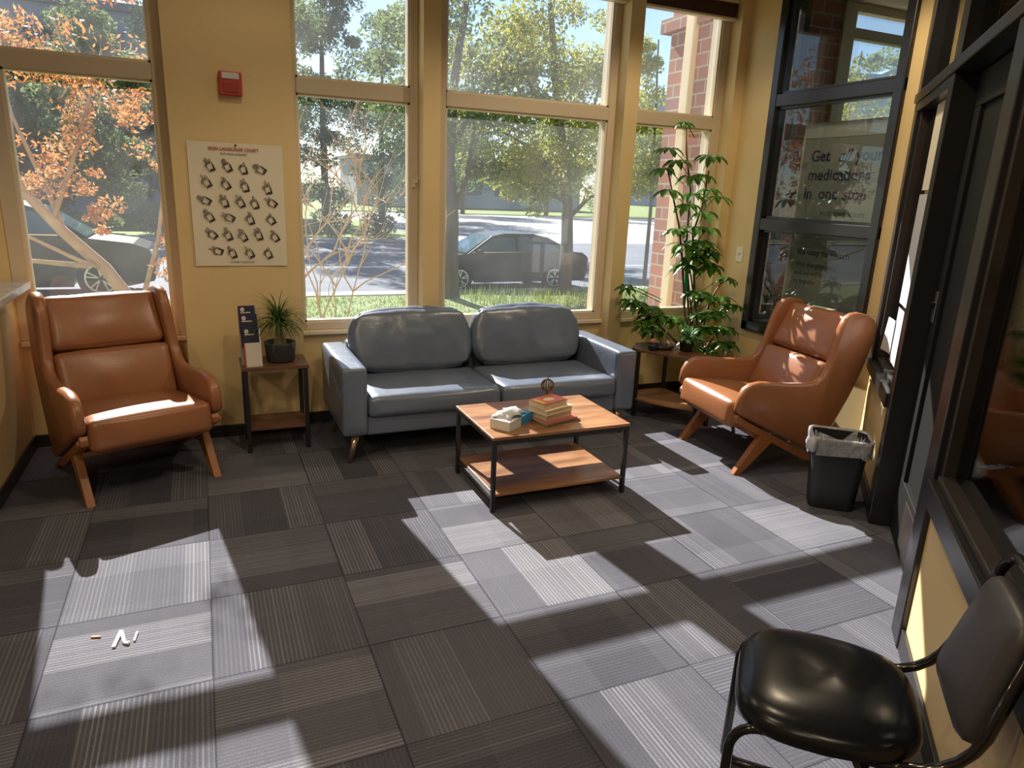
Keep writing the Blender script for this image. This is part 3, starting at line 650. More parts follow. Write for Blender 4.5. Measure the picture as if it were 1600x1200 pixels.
# ---- corner table and plants
cn = empty('corner_table', (2.86, 4.14, 0), 0, 'three sided corner table with brown top and black legs beside the sofa', 'corner table')
poly = [(-.055, -.040), (-.055, .03), (.07, .17), (.36, .17), (.36, -.42), (.22, -.42), (.08, -.26)]
MB().prism(poly, lambda a, b: (a, b, .485), lambda a, b: (a, b, .503)).build('tabletop', M['table_d'], cn, bevel=.002)
MB().prism([(x*.94+.01, y*.94) for x, y in poly], lambda a, b: (a, b, .12), lambda a, b: (a, b, .136)).build('shelf', M['table_w'], cn, bevel=.002)
for (x, y) in ((-.035, -.028), (.085, .145), (.335, .145), (.335, -.395), (.225, -.395)): MB().box(x-.012, x+.012, y-.012, y+.012, 0, .485).build('leg', M['steel_b'], cn, bevel=.002)
TC = .503
def leafdir(mb, p, d, L, w, droop=.25, n=5):
    """one pointed leaflet with a fold"""
    d = Vector(d).normalized(); side = d.cross(Vector((0, 0, 1))); side = side.normalized() if side.length > .05 else Vector((1, 0, 0)); p = Vector(p)
    prof = (0.12, .75, 1.0, .8, .06); b0 = len(mb.v)
    for i in range(n):
        nn = side.cross(d).normalized(); ww = w*prof[i]
        mb.v += [tuple(p-side*ww+nn*ww*.25), tuple(p), tuple(p+side*ww+nn*ww*.25)]
        if i:
            a = b0+(i-1)*3; mb.f += [(a, a+1, a+4, a+3), (a+1, a+2, a+5, a+4)]; mb.m += [0, 0]
        p = p+d*L/(n-1); d = (d+Vector((0, 0, -droop))).normalized()
def clampleaf(mb, xm, ym):
    mb.v = [(min(x, xm), min(y, ym), z) for (x, y, z) in mb.v]
sc_ = empty('umbrella_plant', (3.285, 4.24, 0), 0, 'tall umbrella plant climbing stakes in the corner beside the narrow window', 'potted plant')
MB().lathe([(.10, 0), (.105, .01), (.125, .30), (.132, .31), (.120, .31), (.115, .28)], (.25, .02, 0), 32).build('pot', mat('terracotta_pot', (.42, .16, .06), .7), sc_, smooth=True)
MB().lathe([(.115, .280), (.0, .286)], (.25, .02, 0), 24).build('soil', M['soil'], sc_)
rs = random.Random(3)
stems = [[(0, 0, .35), (.0, .02, .7), (-.02, .03, 1.2), (-.03, .03, 1.6), (-.10, .03, 1.86), (-.12, .03, 2.02)], [(.03, .02, .35), (.05, .03, .8), (.02, .02, 1.3), (.06, .0, 1.5), (.10, .02, 1.74)], [(-.03, -.02, .35), (-.05, 0, .7), (-.06, 0, 1.1), (-.12, 0, 1.35), (-.25, .02, 1.74)],
         [(.02, 0, .35), (.12, 0, .55), (.24, .02, .80), (.34, .04, .93), (.42, .05, .96)], [(-.02, 0, .35), (-.15, .02, .55), (-.28, .04, .70), (-.42, .06, .86)], [(0, -.03, .35), (.10, -.08, .45), (.22, -.10, .55)]]
for s in stems:
    s[0] = (.25+s[0][0]*.6, .02+s[0][1], .27); s[1] = (s[1][0]+.06, s[1][1], s[1][2])
for s in stems: MB().tube(s, [.011*(1-.6*i/len(s)) for i in range(len(s))], 7).build('stem', M['stem'], sc_, smooth=True)
for (x, h) in ((-.035, 1.25), (.04, 1.05)): MB().tube([(.24+x, .045, .27), (x*.9, .035, h)], .006, 6).build('stake', mat('stake_green' if x < 0 else 'stake_brown', (.02, .03, .02), .6), sc_)
MB().box(-.012, .016, .012, .02, .78, 1.10).build('green_tape', mat('green_tape', (.02, .42, .20), .5), sc_); MB().box(.10, .19, -.0, .012, .70, .715).build('green_tape', bpy.data.materials['green_tape'], sc_)
# whorls (x, y, z, size) in plant space, worked out from image pixels: a dense drooping column with loose arms
wh = [(-.12, .03, 2.06, .085), (-.27, .02, 1.90, .12), (-.20, .0, 1.80, .13), (-.33, .03, 1.72, .12), (.10, .02, 1.83, .14), (.02, -.02, 1.74, .13), (-.10, -.03, 1.68, .13), (-.22, -.02, 1.62, .13), (.13, .0, 1.62, .12), (-.05, -.04, 1.55, .14), (.22, .05, 1.54, .13),
      (-.16, -.05, 1.50, .14), (.05, -.05, 1.46, .14), (-.02, -.06, 1.36, .15), (.10, -.05, 1.34, .14), (-.14, -.03, 1.32, .13), (.02, -.05, 1.26, .15), (.12, -.02, 1.20, .14), (-.10, -.05, 1.22, .15), (.0, -.06, 1.14, .15), (-.08, -.06, 1.08, .14), (.10, -.06, 1.08, .14), (.17, .0, 1.14, .12)]
wh += [(.42, .05, .98, .13), (.33, .03, .86, .13), (.28, .0, .76, .14), (.40, .02, .76, .12), (.18, -.02, .86, .13), (.05, -.05, .88, .14), (.12, -.08, .74, .14), (-.44, .07, .90, .10), (-.40, .04, .80, .14), (-.30, .02, .78, .13), (-.24, .0, .72, .14), (-.34, .0, .66, .12), (-.14, -.04, .70, .13),
       (.34, -.02, .60, .14), (.44, .0, .62, .13), (.22, -.08, .60, .14), (.08, -.10, .64, .13), (.30, -.08, .48, .14), (.42, -.04, .46, .13), (.18, -.10, .46, .12), (-.20, .06, .60, .12), (-.02, -.1, .56, .10), (.44, .02, .36, .12), (.3, -.04, .34, .12)]
for (x, y, z_, sz) in wh:
    for rep in range(1 if (z_ > 1.25 or x > .2) else 2):
        q = MB(); x_, y_2, z2 = x+rs.uniform(-.03, .03), y+rs.uniform(-.05, .05), z_+rs.uniform(-.03, .03); n = rs.randint(6, 9); a0 = rs.uniform(0, 6)
        # petiole towards the main stem
        q.tube([(x_*.4, y_2*.4, z2-.10), (x_*.8, y_2*.8, z2-.02), (x_, y_2, z2)], .003, 4)
        for k in range(n):
            a = a0+2*PI*k/n; leafdir(q, (x_, y_2, z2), (math.cos(a), math.sin(a)*.9, rs.uniform(-.25, .15)), sz*rs.uniform(.85, 1.15), sz*.17, .32)
        clampleaf(q, .475, .225); q.build('leaf_whorl', M['leaf_s'], sc_)
sc_.scale = (1.03, 1.03, 1.01)
# small plants on the corner table
sp = empty('succulent', (2.895, 4.045, TC), 0, 'tiny pink succulent in a small black pot at the table edge', 'potted plant', 'small plants on the corner table')
MB().lathe([(.020, 0), (.032, .012), (.036, .035), (.030, .055), (.026, .05)], (0, 0, 0), 20).build('pot', M['pot_b'], sp, smooth=True)
q = MB()
for k in range(22):
    a = k*2.4; el = .25+.9*(k/22); leafdir(q, (0, 0, .05), (math.cos(a)*math.cos(el), math.sin(a)*math.cos(el), math.sin(el)), .040, .009, -.05)
q.build('rosette', M['leaf_p'], sp)
bs = empty('bonsai', (3.00, 4.06, TC), 0, 'little bonsai in a flat dark oval dish on the corner table', 'potted plant', 'small plants on the corner table')
MB().lathe([(.050, 0), (.066, .010), (.072, .030), (.066, .030)], (0, 0, 0), 28, 1.15, .8).build('dish', mat('dark_dish', (.035, .022, .02), .3), bs, smooth=True)
MB().lathe([(.064, .024), (0, .034)], (0, 0, 0), 20, 1.15, .8).build('soil', M['soil'], bs)
MB().tube([(0, 0, .03), (.008, 0, .06), (-.006, 0, .09), (.01, 0, .13), (.0, 0, .17)], [.014, .011, .009, .006, .003], 8).build('trunk', mat('bonsai_trunk', (.45, .28, .15), .7), bs, smooth=True)
q = MB()
for k in range(60):
    a = rs.uniform(0, 6.28); h = rs.uniform(.06, .2); r0 = rs.uniform(.01, .07); leafdir(q, (r0*math.cos(a), r0*math.sin(a), h), (math.cos(a), math.sin(a), .1), .035, .008, .2)
q.build('foliage', M['leaf_g'], bs)
gp = empty('bushy_plant', (3.13, 3.97, TC), 0, 'small bushy green plant in a square black pot on the corner table', 'potted plant', 'small plants on the corner table')
MB().prism([(-.040, -.040), (.040, -.040), (.040, .040), (-.040, .040)], lambda a, b: (a*.8, b*.8, 0), lambda a, b: (a, b, .075)).build('pot', M['pot_b'], gp, bevel=.004)
q = MB()
for k in range(170):
    a = rs.uniform(0, 6.28); el = rs.uniform(-.1, 1.4); r0 = rs.uniform(0, .07); c_ = Vector((math.cos(a)*math.cos(el), math.sin(a)*math.cos(el), math.sin(el))); leafdir(q, Vector((0, 0, .08))+c_*r0, c_, .06, .006, .15)
q.build('foliage', M['leaf_k'], gp)
# ---- waste bin with liner
wb = empty('waste_bin', (3.005, 2.465, 0), -.72, 'black plastic waste bin with a clear grey liner beside the door post', 'waste bin')
def rrect(a, b, z, r=.04, n=5, jit=0, seed=0):
    pts = []; g_ = random.Random(seed)
    for (sx, sy, t0) in ((1, 1, 0), (-1, 1, PI/2), (-1, -1, PI), (1, -1, 1.5*PI)):
        for k in range(n+1):
            t = t0+PI/2*k/n; pts.append((sx*(a-r)+r*math.cos(t)+g_.uniform(-jit, jit), sy*(b-r)+r*math.sin(t)+g_.uniform(-jit, jit), z+g_.uniform(-jit, jit)))
    return pts
def loft(mb, rings, cap0=True, cap1=False):
    n = len(rings[0]); vs = [p for r in rings for p in r]; fs = [(i*n+k, i*n+(k+1) % n, (i+1)*n+(k+1) % n, (i+1)*n+k) for i in range(len(rings)-1) for k in range(n)]
    if cap0: fs.append(tuple(range(n-1, -1, -1)))
    if cap1: fs.append(tuple(range((len(rings)-1)*n, len(rings)*n)))
    mb.add(vs, fs)
q = MB(); loft(q, [rrect(.112, .080, .0), rrect(.136, .100, .375), rrect(.142, .106, .378), rrect(.142, .106, .392), rrect(.134, .098, .392), rrect(.105, .075, .02)], True, True); q.build('bin_body', mat('black_bin_plastic', (.018, .017, .018), .42), wb, smooth=False)
q = MB(); loft(q, [rrect(.105, .075, .08, .04, 8, .004, 1), rrect(.122, .088, .30, .04, 8, .004, 2), rrect(.137, .100, .396, .04, 8, .002, 3), rrect(.147, .110, .402, .04, 8, .003, 4), rrect(.150, .113, .38, .04, 8, .003, 5), rrect(.149, .112, .345, .04, 8, .006, 6), rrect(.146, .109, .312, .04, 8, .016, 7)], True, False)
q.build('liner', M['bag'], wb, smooth=True)
q = MB(); q.soft((-.145, -.10, .355), (.05, .05, .07), .02, (.004, .004, .004), 6, None, .008, 30, 2); q.build('liner_knot', mat('pale_liner', (.45, .46, .50), .3), wb, smooth=True)
# ---- black stacking chair by the diagonal wall
bc = empty('stacking_chair', dp(1.60, -.36, 0), PI*1.25, 'black vinyl stacking chair in front of the cream kick panel', 'chair')
# local: +x along the wall (s), +y towards the wall (q)
q = MB(); n = 40; ring = []
for i in range(n):
    t = 2*PI*i/n; cx_ = math.copysign(abs(math.cos(t))**.55, math.cos(t)); sy_ = math.copysign(abs(math.sin(t))**.62, math.sin(t)); ring.append((cx_, sy_))
def seatring(k, z): return [(x*.205*k*(1-.10*max(0, y)), y*.200*k, z+(-.012*(1-y)*.5 if True else 0)) for x, y in ring]
loft(q, [seatring(.93, .425), seatring(.99, .432), seatring(1.0, .445), seatring(.985, .462), seatring(.93, .476), seatring(.80, .486), seatring(.6, .492), seatring(.35, .495), seatring(.1, .496)], True, True)
q.build('seat', M['vinyl'], bc, smooth=True)
def arc(p, c, q_, n=6):     # quadratic
    p, c, q_ = Vector(p), Vector(c), Vector(q_); return [p*(1-t)**2+c*2*t*(1-t)+q_*t*t for t in [i/n for i in range(n+1)]]
def backpt(z): return .262+(z-.48)*.235
pts = []
for sg in (1,):
    X = .175
    left = [(-X, -.15, .425), (-X, .10, .425)]+arc((-X, .10, .425), (-X*1.0, backpt(.44)-.01, .425), (-X*.98, backpt(.55), .55))+[(-X*.86, backpt(.74), .74)]
    top = arc((-X*.86, backpt(.74), .74), (-X*.82, backpt(.825), .83), (-X*.45, backpt(.825), .83))+arc((-X*.45, backpt(.825), .83), (0, backpt(.83), .832), (X*.45, backpt(.825), .83))+arc((X*.45, backpt(.825), .83), (X*.82, backpt(.825), .83), (X*.86, backpt(.74), .74))
    pts = left+top+[(-v_[0], v_[1], v_[2]) for v_ in reversed(left)]
MB().tube(pts, .0115, 12).build('back_frame', M['gloss_b'], bc, smooth=True)
for sg in (-1, 1):
    X = sg*.175
    MB().tube([(X, .0, .425), (X, -.12, .425)]+arc((X, -.12, .425), (X, -.185, .425), (X, -.195, .36))+arc((X, -.20, .05), (X*1.03, -.205, .012), (X*1.03, -.15, .012))+[(X*1.03, .15, .012)], .0115, 12).build('front_leg', M['gloss_b'], bc, smooth=True)
    MB().tube([(X, .06, .42), (X, .18, .20), (X, .235, .012)], .0105, 10).build('rear_leg', M['gloss_b'], bc, smooth=True)
MB().tube([(-.175, .10, .33), (.175, .10, .33)], .009, 8).build('stretcher', M['gloss_b'], bc, smooth=True)
lean = Matrix.Rotation(-math.atan(.235), 3, 'X')
q = MB(); ringb = []
for (u, v_) in ((-1, -1), (1, -1), (1, 1), (-1, 1)): ringb.append((u, v_))
def padring(k, yo):
    r_ = []
    for i in range(24):
        t = 2*PI*i/24+PI/4; cx_ = math.copysign(abs(math.cos(t))**.28, math.cos(t)); sy_ = math.copysign(abs(math.sin(t))**.28, math.sin(t))
        v_ = Vector((cx_*(.150-.028*(sy_+1)/2)*k, yo, sy_*.150*k)); r_.append(tuple(lean @ v_+Vector((0, backpt(.635), .635))))
    return r_
loft(q, [padring(.90, .018), padring(1.0, .008), padring(1.0, -.012), padring(.95, -.026), padring(.80, -.034), padring(.4, -.038)], True, True)
q.build('backrest', M['pad'], bc, smooth=True)
# ---- papers hung on the glass sidelight (room side) and sign board in the vestibule
def paper(s, z0, z1, w, m, label, q=-.002, curl=0, par=None, tilt=0):
    o = empty('paper_notice', dp(s, q+.036, z0), PI*1.25, label, 'paper', 'papers taped to the narrow glass beside the door')
    b = MB(); n_ = 6
    for k in range(n_+1):
        for j in range(n_+1):
            u = k/n_; v_ = j/n_; b.v.append(((u-.5)*w+tilt*v_, -.003-curl*(1-u)**2*(1-v_*.5), v_*(z1-z0)))
    for k in range(n_):
        for j in range(n_): a = k*(n_+1)+j; b.f.append((a, a+n_+1, a+n_+2, a+1)); b.m.append(0)
    b.build('sheet', m, o, smooth=True)
    return o
p1 = paper(4.10, 1.65, 2.075, .50, M['cream'], 'large cream sheet taped highest on the narrow glass')
p2 = paper(4.12, 1.05, 1.63, .54, M['white'], 'large white sheet below the cream sheet on the narrow glass')
p3 = paper(4.25, .73, 1.03, .21, M['white'], 'white page at the bottom left of the narrow glass', -.004)
p4 = paper(3.99, .72, 1.02, .21, M['white'], 'white page at the bottom right of the narrow glass', -.004)
p5 = paper(4.42, .76, .95, .16, M['white'], 'curling white page lifting off the lower left of the narrow glass', -.01, .03)
p6 = paper(3.93, 1.68, 1.86, .10, M['white'], 'small white slip overlapping the cream sheet', -.010)
p7 = paper(3.855, 1.90, 2.05, .02, mat('teal_strip', (.10, .40, .44), .5), 'thin teal strip beside the cream sheet', -.006)
sg_ = empty('sign_board', (3.975, 3.61, 0), 0, 'grey freestanding poster board reading Get all your medications in one stop behind the black window', 'sign')
bdm = mat('grey_board', (.30, .30, .28), .5)
MB().box(0, .02, -.60, .36, .86, 2.10).build('board', bdm, sg_, bevel=.003)
MB().box(-.004, .0, -.60, .36, 2.00, 2.10).build('top_band', mat('pale_band', (.50, .50, .47), .5), sg_)
MB().box(-.006, .0, .345, .36, .86, 2.02).build('edge_strip', mat('pale_edge', (.62, .60, .55), .5), sg_)
for y_ in (-.5, .3): MB().box(0, .02, y_-.012, y_+.012, 0, .86).build('leg', M['steel_b'], sg_)
MB().box(-.15, .17, -.52, .32, -.002, .012).build('foot', M['steel_b'], sg_)
nv = mat('navy_lettering', (.022, .022, .085), .6); gy = mat('dark_lettering', (.05, .05, .06), .6); RT = (PI/2, 0, -PI/2)
def T(s, size, m, y, z, b=.0, **k): text(s, size, m, sg_, (-.0015, y-3.50, z), RT, 'lettering', bold=b, align='LEFT', **k)
T('Get', .105, nv, 3.775, 1.845, .0025); T('all', .105, nv, 3.545, 1.845, .0025, shear=.35); T('your', .105, nv, 3.405, 1.845, .0025)
T('medications', .105, nv, 3.780, 1.72, .0025); T('in', .105, nv, 3.795, 1.595, .0025); T('one', .105, nv, 3.665, 1.595, .0025); T('stop', .105, nv, 3.465, 1.595, .0035)
T('your medications', .052, gy, 3.63, 1.485, .0005); T('it ships with your order', .045, gy, 3.80, 1.425, .0003); T('pharmacy', .05, gy, 3.70, 1.335, .0004)
T('It\'s easy to switch', .062, nv, 3.775, 1.205, .001); T('Visit the pharmacy', .048, gy, 3.775, 1.12, .0005); T('and we will help you', .045, gy, 3.775, 1.06, .0003); T('by transfer', .045, gy, 3.775, 1.00, .0003)
sg_.scale = (1, 1.031, 1.0)
# thin white strips and an orange bit lying on the carpet
scm = mat('strip_white', (.92, .90, .93), .6)
sc1 = empty('white_strips', (-.352, 2.45, 0), .0, 'thin white strips lying on the sunlit carpet', 'paper scrap')
for (a, b) in (((-.028, -.045), (-.012, .045)), ((-.012, .045), (.004, -.030)), ((.004, -.030), (.018, -.040))): MB().bar((a[0], a[1], .004), (b[0], b[1], .006), .011, .006).build('strip', scm, sc1)
MB().bar((.034, -.030, .004), (.040, .020, .005), .006, .005).build('strip', scm, sc1)
setp(MB().bar((-.457, 2.495, .003), (-.427, 2.485, .004), .006, .004).build('orange_scrap', mat('scrap_orange', (.60, .15, .05), .6)), 'tiny orange scrap on the carpet left of the white strips', 'paper scrap')
# ================================================================ OUTDOORS
G = -.60
struct('lawn', MB().box(-40, 60, YO, 14.05, G-.3, G), M['grass'])
struct('sidewalk', MB().box(-40, 60, 14.05, 14.55, G-.3, G+.02), M['concrete'])
struct('road', MB().box(-60, 90, 14.55, 29, G-.3, G-.08), M['asphalt'])
struct('side_road', MB().box(9, 90, 29, 62, G-.3, G-.075), M['concrete'])
struct('road_marking', MB().box(-60, 90, 19.8, 19.92, G-.08, G-.074), M['white'])
struct('lawn_far', MB().box(-60, 9, 29.9, 70, G-.3, G+.02), M['grass'])
struct('sidewalk_far', MB().box(-60, 9, 29, 29.9, G-.3, G+.0), M['concrete'])
struct('ground_far', MB().box(9, 200, 62, 260, G-.3, G), M['grass'])
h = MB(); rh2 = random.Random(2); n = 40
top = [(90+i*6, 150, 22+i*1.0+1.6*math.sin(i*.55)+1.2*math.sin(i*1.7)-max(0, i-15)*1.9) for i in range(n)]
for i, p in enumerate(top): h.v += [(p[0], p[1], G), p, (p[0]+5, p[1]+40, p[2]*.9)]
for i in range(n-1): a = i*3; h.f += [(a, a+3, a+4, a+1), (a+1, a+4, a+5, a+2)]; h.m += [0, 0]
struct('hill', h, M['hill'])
# grass tufts close to the wall under the middle windows
q = MB(); rg = random.Random(9)
for k in range(9000):
    x = rg.uniform(1.0, 12); y = rg.uniform(8.5, 14.0); hgt = rg.uniform(.04, .14)*(1.9 if x > 4.6+.2*(14-y) and y > 11 else .55); a = rg.uniform(0, PI)
    dx, dy = .012*math.cos(a), .012*math.sin(a); tx, ty = rg.uniform(-.03, .03), rg.uniform(-.03, .03)
    q.add([(x-dx, y-dy, G), (x+dx, y+dy, G), (x+tx, y+ty, G+hgt)], [(0, 1, 2)])
setp(q.build('grass_tufts', leafmat('grass_blade', (.12, .19, .035), (.26, .30, .07), .4, 1)), 'loose grass blades growing on the lawn outside', 'grass', None, 'stuff')
def foliage(mb, blobs, size, rnd, flat=0):
    for (c, r, n) in blobs:
        c = Vector(c); r = Vector(r) if not isinstance(r, (int, float)) else Vector((r, r, r))
        for k in range(n):
            while True:
                p = Vector((rnd.uniform(-1, 1), rnd.uniform(-1, 1), rnd.uniform(-1, 1)))
                if .25 < p.length < 1: break
            p = Vector((p.x*r.x, p.y*r.y, p.z*r.z)); a = Vector((rnd.gauss(0, 1), rnd.gauss(0, 1), rnd.gauss(0, 1))).normalized(); b = a.orthogonal().normalized()
            b = Matrix.Rotation(rnd.uniform(0, 6.28), 3, a) @ b; s_ = size*rnd.uniform(.6, 1.3)
            mb.quad(c+p, a*s_, b*s_*.45)
def tree(name, base, trunk, branches, blobs, lsize, leaf, bark, label, cat='tree', grp=None, seed=1, tr=.12):
    rnd = random.Random(seed); t = empty(name, base, 0, label, cat, grp)
    MB().tube(trunk, [tr*(1-.65*i/(len(trunk)-1)) for i in range(len(trunk))], 10).build('trunk', bark, t, smooth=True)
    q = MB()
    for b in branches: q.tube(b, [tr*.38*(1-.7*i/(len(b)-1)) for i in range(len(b))], 6)
    if q.v: q.build('branches', bark, t, smooth=True)
    if blobs: q = MB(); foliage(q, blobs, lsize, rnd); q.build('foliage', leaf, t)
    return t
def rblobs(n, cx, cy, cz, rx, ry, rz, r, cnt, seed):
    g_ = random.Random(seed); out = []
    for k in range(n):
        while True:
            p = (g_.uniform(-1, 1), g_.uniform(-1, 1), g_.uniform(-1, 1))
            if sum(q*q for q in p) < 1: break
        rr_ = r*g_.uniform(.6, 1.3); out.append(((cx+p[0]*rx, cy+p[1]*ry, cz+p[2]*rz), (rr_, rr_, rr_*.6), cnt))
    return out
# the tree with the trunk left of the parked car
tree('street_tree', (4.58, 13.5, G), [(0, 0, 0), (-.02, 0, .8), (.0, 0, 1.6), (-.08, 0, 2.6), (.0, 0, 4.2), (.2, 0, 5.5)],
     [[(0, 0, 1.7), (.3, 0, 2.4), (.45, 0, 3.6), (.3, .1, 4.8)], [(-.03, 0, 2.0), (-.4, .2, 3.2), (-.7, .2, 4.6)], [(0, 0, 3), (.5, -.3, 4), (.9, -.4, 4.6)]],
     rblobs(52, .1, .3, 4.2, 1.8, 1.2, 2.0, .55, 230, 4), .055, M['leaf_g'], M['bark'], 'grey trunked tree on the lawn left of the parked sedan', seed=4, tr=.17)
tree('street_tree', (7.40, 13.9, G), [(0, 0, 0), (0, 0, 1.0), (-.05, 0, 1.9), (-.2, 0, 2.9), (-.5, 0, 4.4), (-.7, 0, 5.8)],
     [[(-.05, 0, 1.6), (.5, 0, 2.1), (1.3, .1, 2.3)], [(-.1, 0, 2.2), (-.9, 0, 3.0), (-1.6, 0, 3.3)], [(-.2, 0, 2.8), (.4, 0, 3.8), (.7, 0, 4.9)], [(-.3, 0, 3.4), (-1.2, 0, 4.4), (-1.9, 0, 4.8)], [(-.1, 0, 2.0), (-.7, -.1, 2.2), (-1.0, -.1, 1.9)]],
     rblobs(84, -.8, .2, 4.1, 2.1, 1.3, 2.1, .5, 250, 8)+rblobs(26, -.8, 0, 2.5, 1.7, .8, .5, .35, 170, 9)+[((-.9, -.2, 1.75), (.35, .2, .12), 90), ((1.2, 0, 1.9), (.3, .2, .2), 70)], .055, M['leaf_y'], M['bark'], 'broad yellow green tree standing right of the parked sedan', seed=8, tr=.16)
tree('street_tree', (10.0, 14.6, G), [(0, 0, 0), (0, 0, 2), (-.1, 0, 4), (-.2, 0, 5.6)], [[(0, 0, 2.2), (.5, 0, 3.4), (.6, 0, 4.6)]],
     rblobs(34, -.35, 0, 3.3, .8, .8, 1.3, .4, 240, 12)+rblobs(10, -.45, 0, 5.3, .3, .4, .6, .28, 170, 13), .055, M['leaf_y'], M['bark'], 'slim yellow green tree seen through the narrow window left of the brick', seed=12, tr=.055)
tree('street_tree', (15.7, 14.5, G), [(0, 0, 0), (.1, 0, 3), (.3, 0, 6)], [[(.1, 0, 2.5), (1.0, 0, 4.2)], [(.1, 0, 2.5), (-.8, 0, 4.0)]],
     rblobs(52, .5, 0, 4.3, 2.6, 1.0, 1.2, .45, 240, 22)+rblobs(9, 1.2, 0, 5.9, .9, .4, .6, .25, 110, 23), .06, M['leaf_y'], M['bark'], 'bright yellow green tree seen high through the black partition window', seed=22, tr=.06)
# background trees across the road
bgs = [(-10, 31, 3.2, 9, 'd'), (-6.5, 30.5, 2.6, 8.5, 'd'), (-3.4, 31, 2.4, 9.5, 'g'), (-.6, 33, 2.6, 11, 'd'), (3.2, 33.5, 3.0, 15.5, 'g'), (6.2, 34.5, 2.4, 15.5, 'd'), (9.0, 31, 2.2, 15.0, 'g'), (10.8, 46, 3.2, 13, 'd'), (15.5, 50, 4.0, 12, 'g'), (22, 62, 5, 12, 'd'), (31, 63, 5, 11, 'g'), (-15, 31, 3.5, 10, 'g'), (40, 68, 6, 13, 'g'), (52, 66, 6, 10, 'd')]
names = ['dark', 'grey green']
pos = ['at the far left', 'behind the orange maple', 'between the maple and the left pier', 'behind the hand sign pier', 'left of the bare shrub', 'behind the sofa pier', 'above the left sofa cushion', 'beyond the parked sedan', 'behind the grey trunk', 'at the end of the side road', 'beyond the side road verge', 'past the left window edge', 'far right across the side road', 'furthest right on the skyline']
for i, (x, y, r_, hh, kd) in enumerate(bgs):
    y += 5.0*(i % 2) if y < 40 else 0
    tall = hh/2
    tree('background_tree', (x, y, G), [(0, 0, 0), (0, 0, hh*.4), (.1, 0, hh*.7)], [], rblobs(48, 0, 0, hh*.48, r_*.78, r_*.6, hh*.44, r_*.33, 330, 40+i), .11, M['leaf_d' if kd == 'd' else 'leaf_g'], M['bark'],
         'distant %s tree across the road %s' % (names[0] if kd == 'd' else names[1], pos[i]), grp='trees across the road', seed=60+i, tr=.22)
for i, (x, y, r_) in enumerate([(3.0, 29.9, .8), (4.95, 30.2, .9), (6.9, 30.0, .8), (-1.5, 30.0, .9)]):
    q = MB(); foliage(q, [((0, 0, r_*.7), (r_, r_*.8, r_*.7), 900)], .09, random.Random(i))
    s = empty('clipped_shrub', (x, y, G), 0, 'rounded dark shrub on the far verge %s' % ('below the bare twigs', 'left of the window latch', 'right of the bare twigs', 'behind the maple leaves')[i], 'shrub', 'shrubs on the far verge'); q.build('foliage', M['leaf_d'], s)
    MB().tube([(0, 0, 0), (0, 0, r_*.6)], .05, 6).build('stem', M['bark'], s)
# building beyond
bd = empty('office_building', (-9, 46, G), 0, 'blue grey office building behind the trees across the road', 'building')
MB().box(-22, 13.2, 0, 12, 0, 10.5).build('wall', M['facade'], bd)
MB().box(-22.3, 13.5, -.3, 12.3, 10.5, 10.9).build('roof_edge', mat('dark_parapet', (.10, .11, .13), .6), bd)
for ix in range(11):
    for iz in range(3): MB().box(-20.5+ix*3.05, -19+ix*3.05+.5, -.04, .02, 1.2+iz*3.2, 3.1+iz*3.2).build('window', M['facade_win'], bd)
bd = empty('low_building', (24, 80, G), 0, 'pale low building at the end of the side road', 'building')
MB().box(-8, 20, 0, 10, 0, 5).build('wall', mat('pale_stucco', (.45, .46, .48), .8), bd); MB().box(-8.3, 20.3, -.3, 10.3, 5, 5.4).build('roof', mat('grey_roof', (.25, .25, .26), .8), bd)
for ix in range(7): MB().box(-6+ix*3.6, -4+ix*3.6, -.04, .02, 1.5, 3.4).build('window', M['facade_win'], bd)
# orange maple by the left window
MS = 8.6/7.2
def sc3(l): return [tuple(q*MS for q in p) if i_ or True else p for i_, p in enumerate(l)]
def scz(l): return [(p[0]*MS, p[1]*MS, p[2]*MS-.42*(0 if p[2] == 0 else 1)*min(1, p[2])) for p in l]
mp = tree('maple_tree', (-.57, 8.6, G), scz([(0, 0, 0), (-.10, 0, .9), (-.34, 0, 1.35), (-.62, 0, 1.66), (-.86, 0, 1.98), (-1.15, 0, 2.5), (-1.5, .1, 3.3)]),
     [scz(l) for l in [[(-.34, 0, 1.35), (-.50, -.1, 1.42), (-.80, -.15, 1.60), (-1.3, -.2, 1.9)], [(-.60, 0, 1.62), (-.72, .1, 2.0), (-.90, .1, 2.6), (-1.0, .2, 3.2)], [(-.70, 0, 1.75), (-.45, .1, 2.4), (-.2, .2, 3.2)], [(-.1, 0, .95), (.1, .1, 1.6), (.25, .1, 2.4), (.2, .1, 3.1)], [(-.45, -.1, 1.38), (-.95, -.2, 1.45), (-1.5, -.3, 1.65)]]],
     [((c_[0]*MS, c_[1]*MS, c_[2]*MS-.42), tuple(r_*MS for r_ in rad) if not isinstance(rad, float) else rad*MS, n_) for (c_, rad, n_) in
      rblobs(38, -.65, .1, 3.3, 1.0, .4, .7, .22, 85, 31)+rblobs(20, -.9, 0, 2.35, .6, .4, .45, .2, 70, 32)+rblobs(8, .05, 0, 2.6, .35, .3, .5, .13, 60, 36)+rblobs(7, -.35, 0, 1.95, .12, .2, .35, .11, 60, 33)+rblobs(9, .25, .1, 1.25, .16, .2, .5, .12, 50, 34)+rblobs(4, -.15, 0, 1.0, .12, .1, .12, .09, 40, 35)]
     +[((-.55, 0, 5.75), (.22, .2, .25), 60), ((-.15, 0, 5.3), (.15, .2, .2), 40), ((-1.0, 0, 5.5), (.3, .2, .3), 80)],  # high leaf clusters out of view, added to cast dapple on the carpet
     .034, M['leaf_o'], M['bark_red'], 'leaning maple with sparse orange leaves just outside the left window', seed=31, tr=.085)
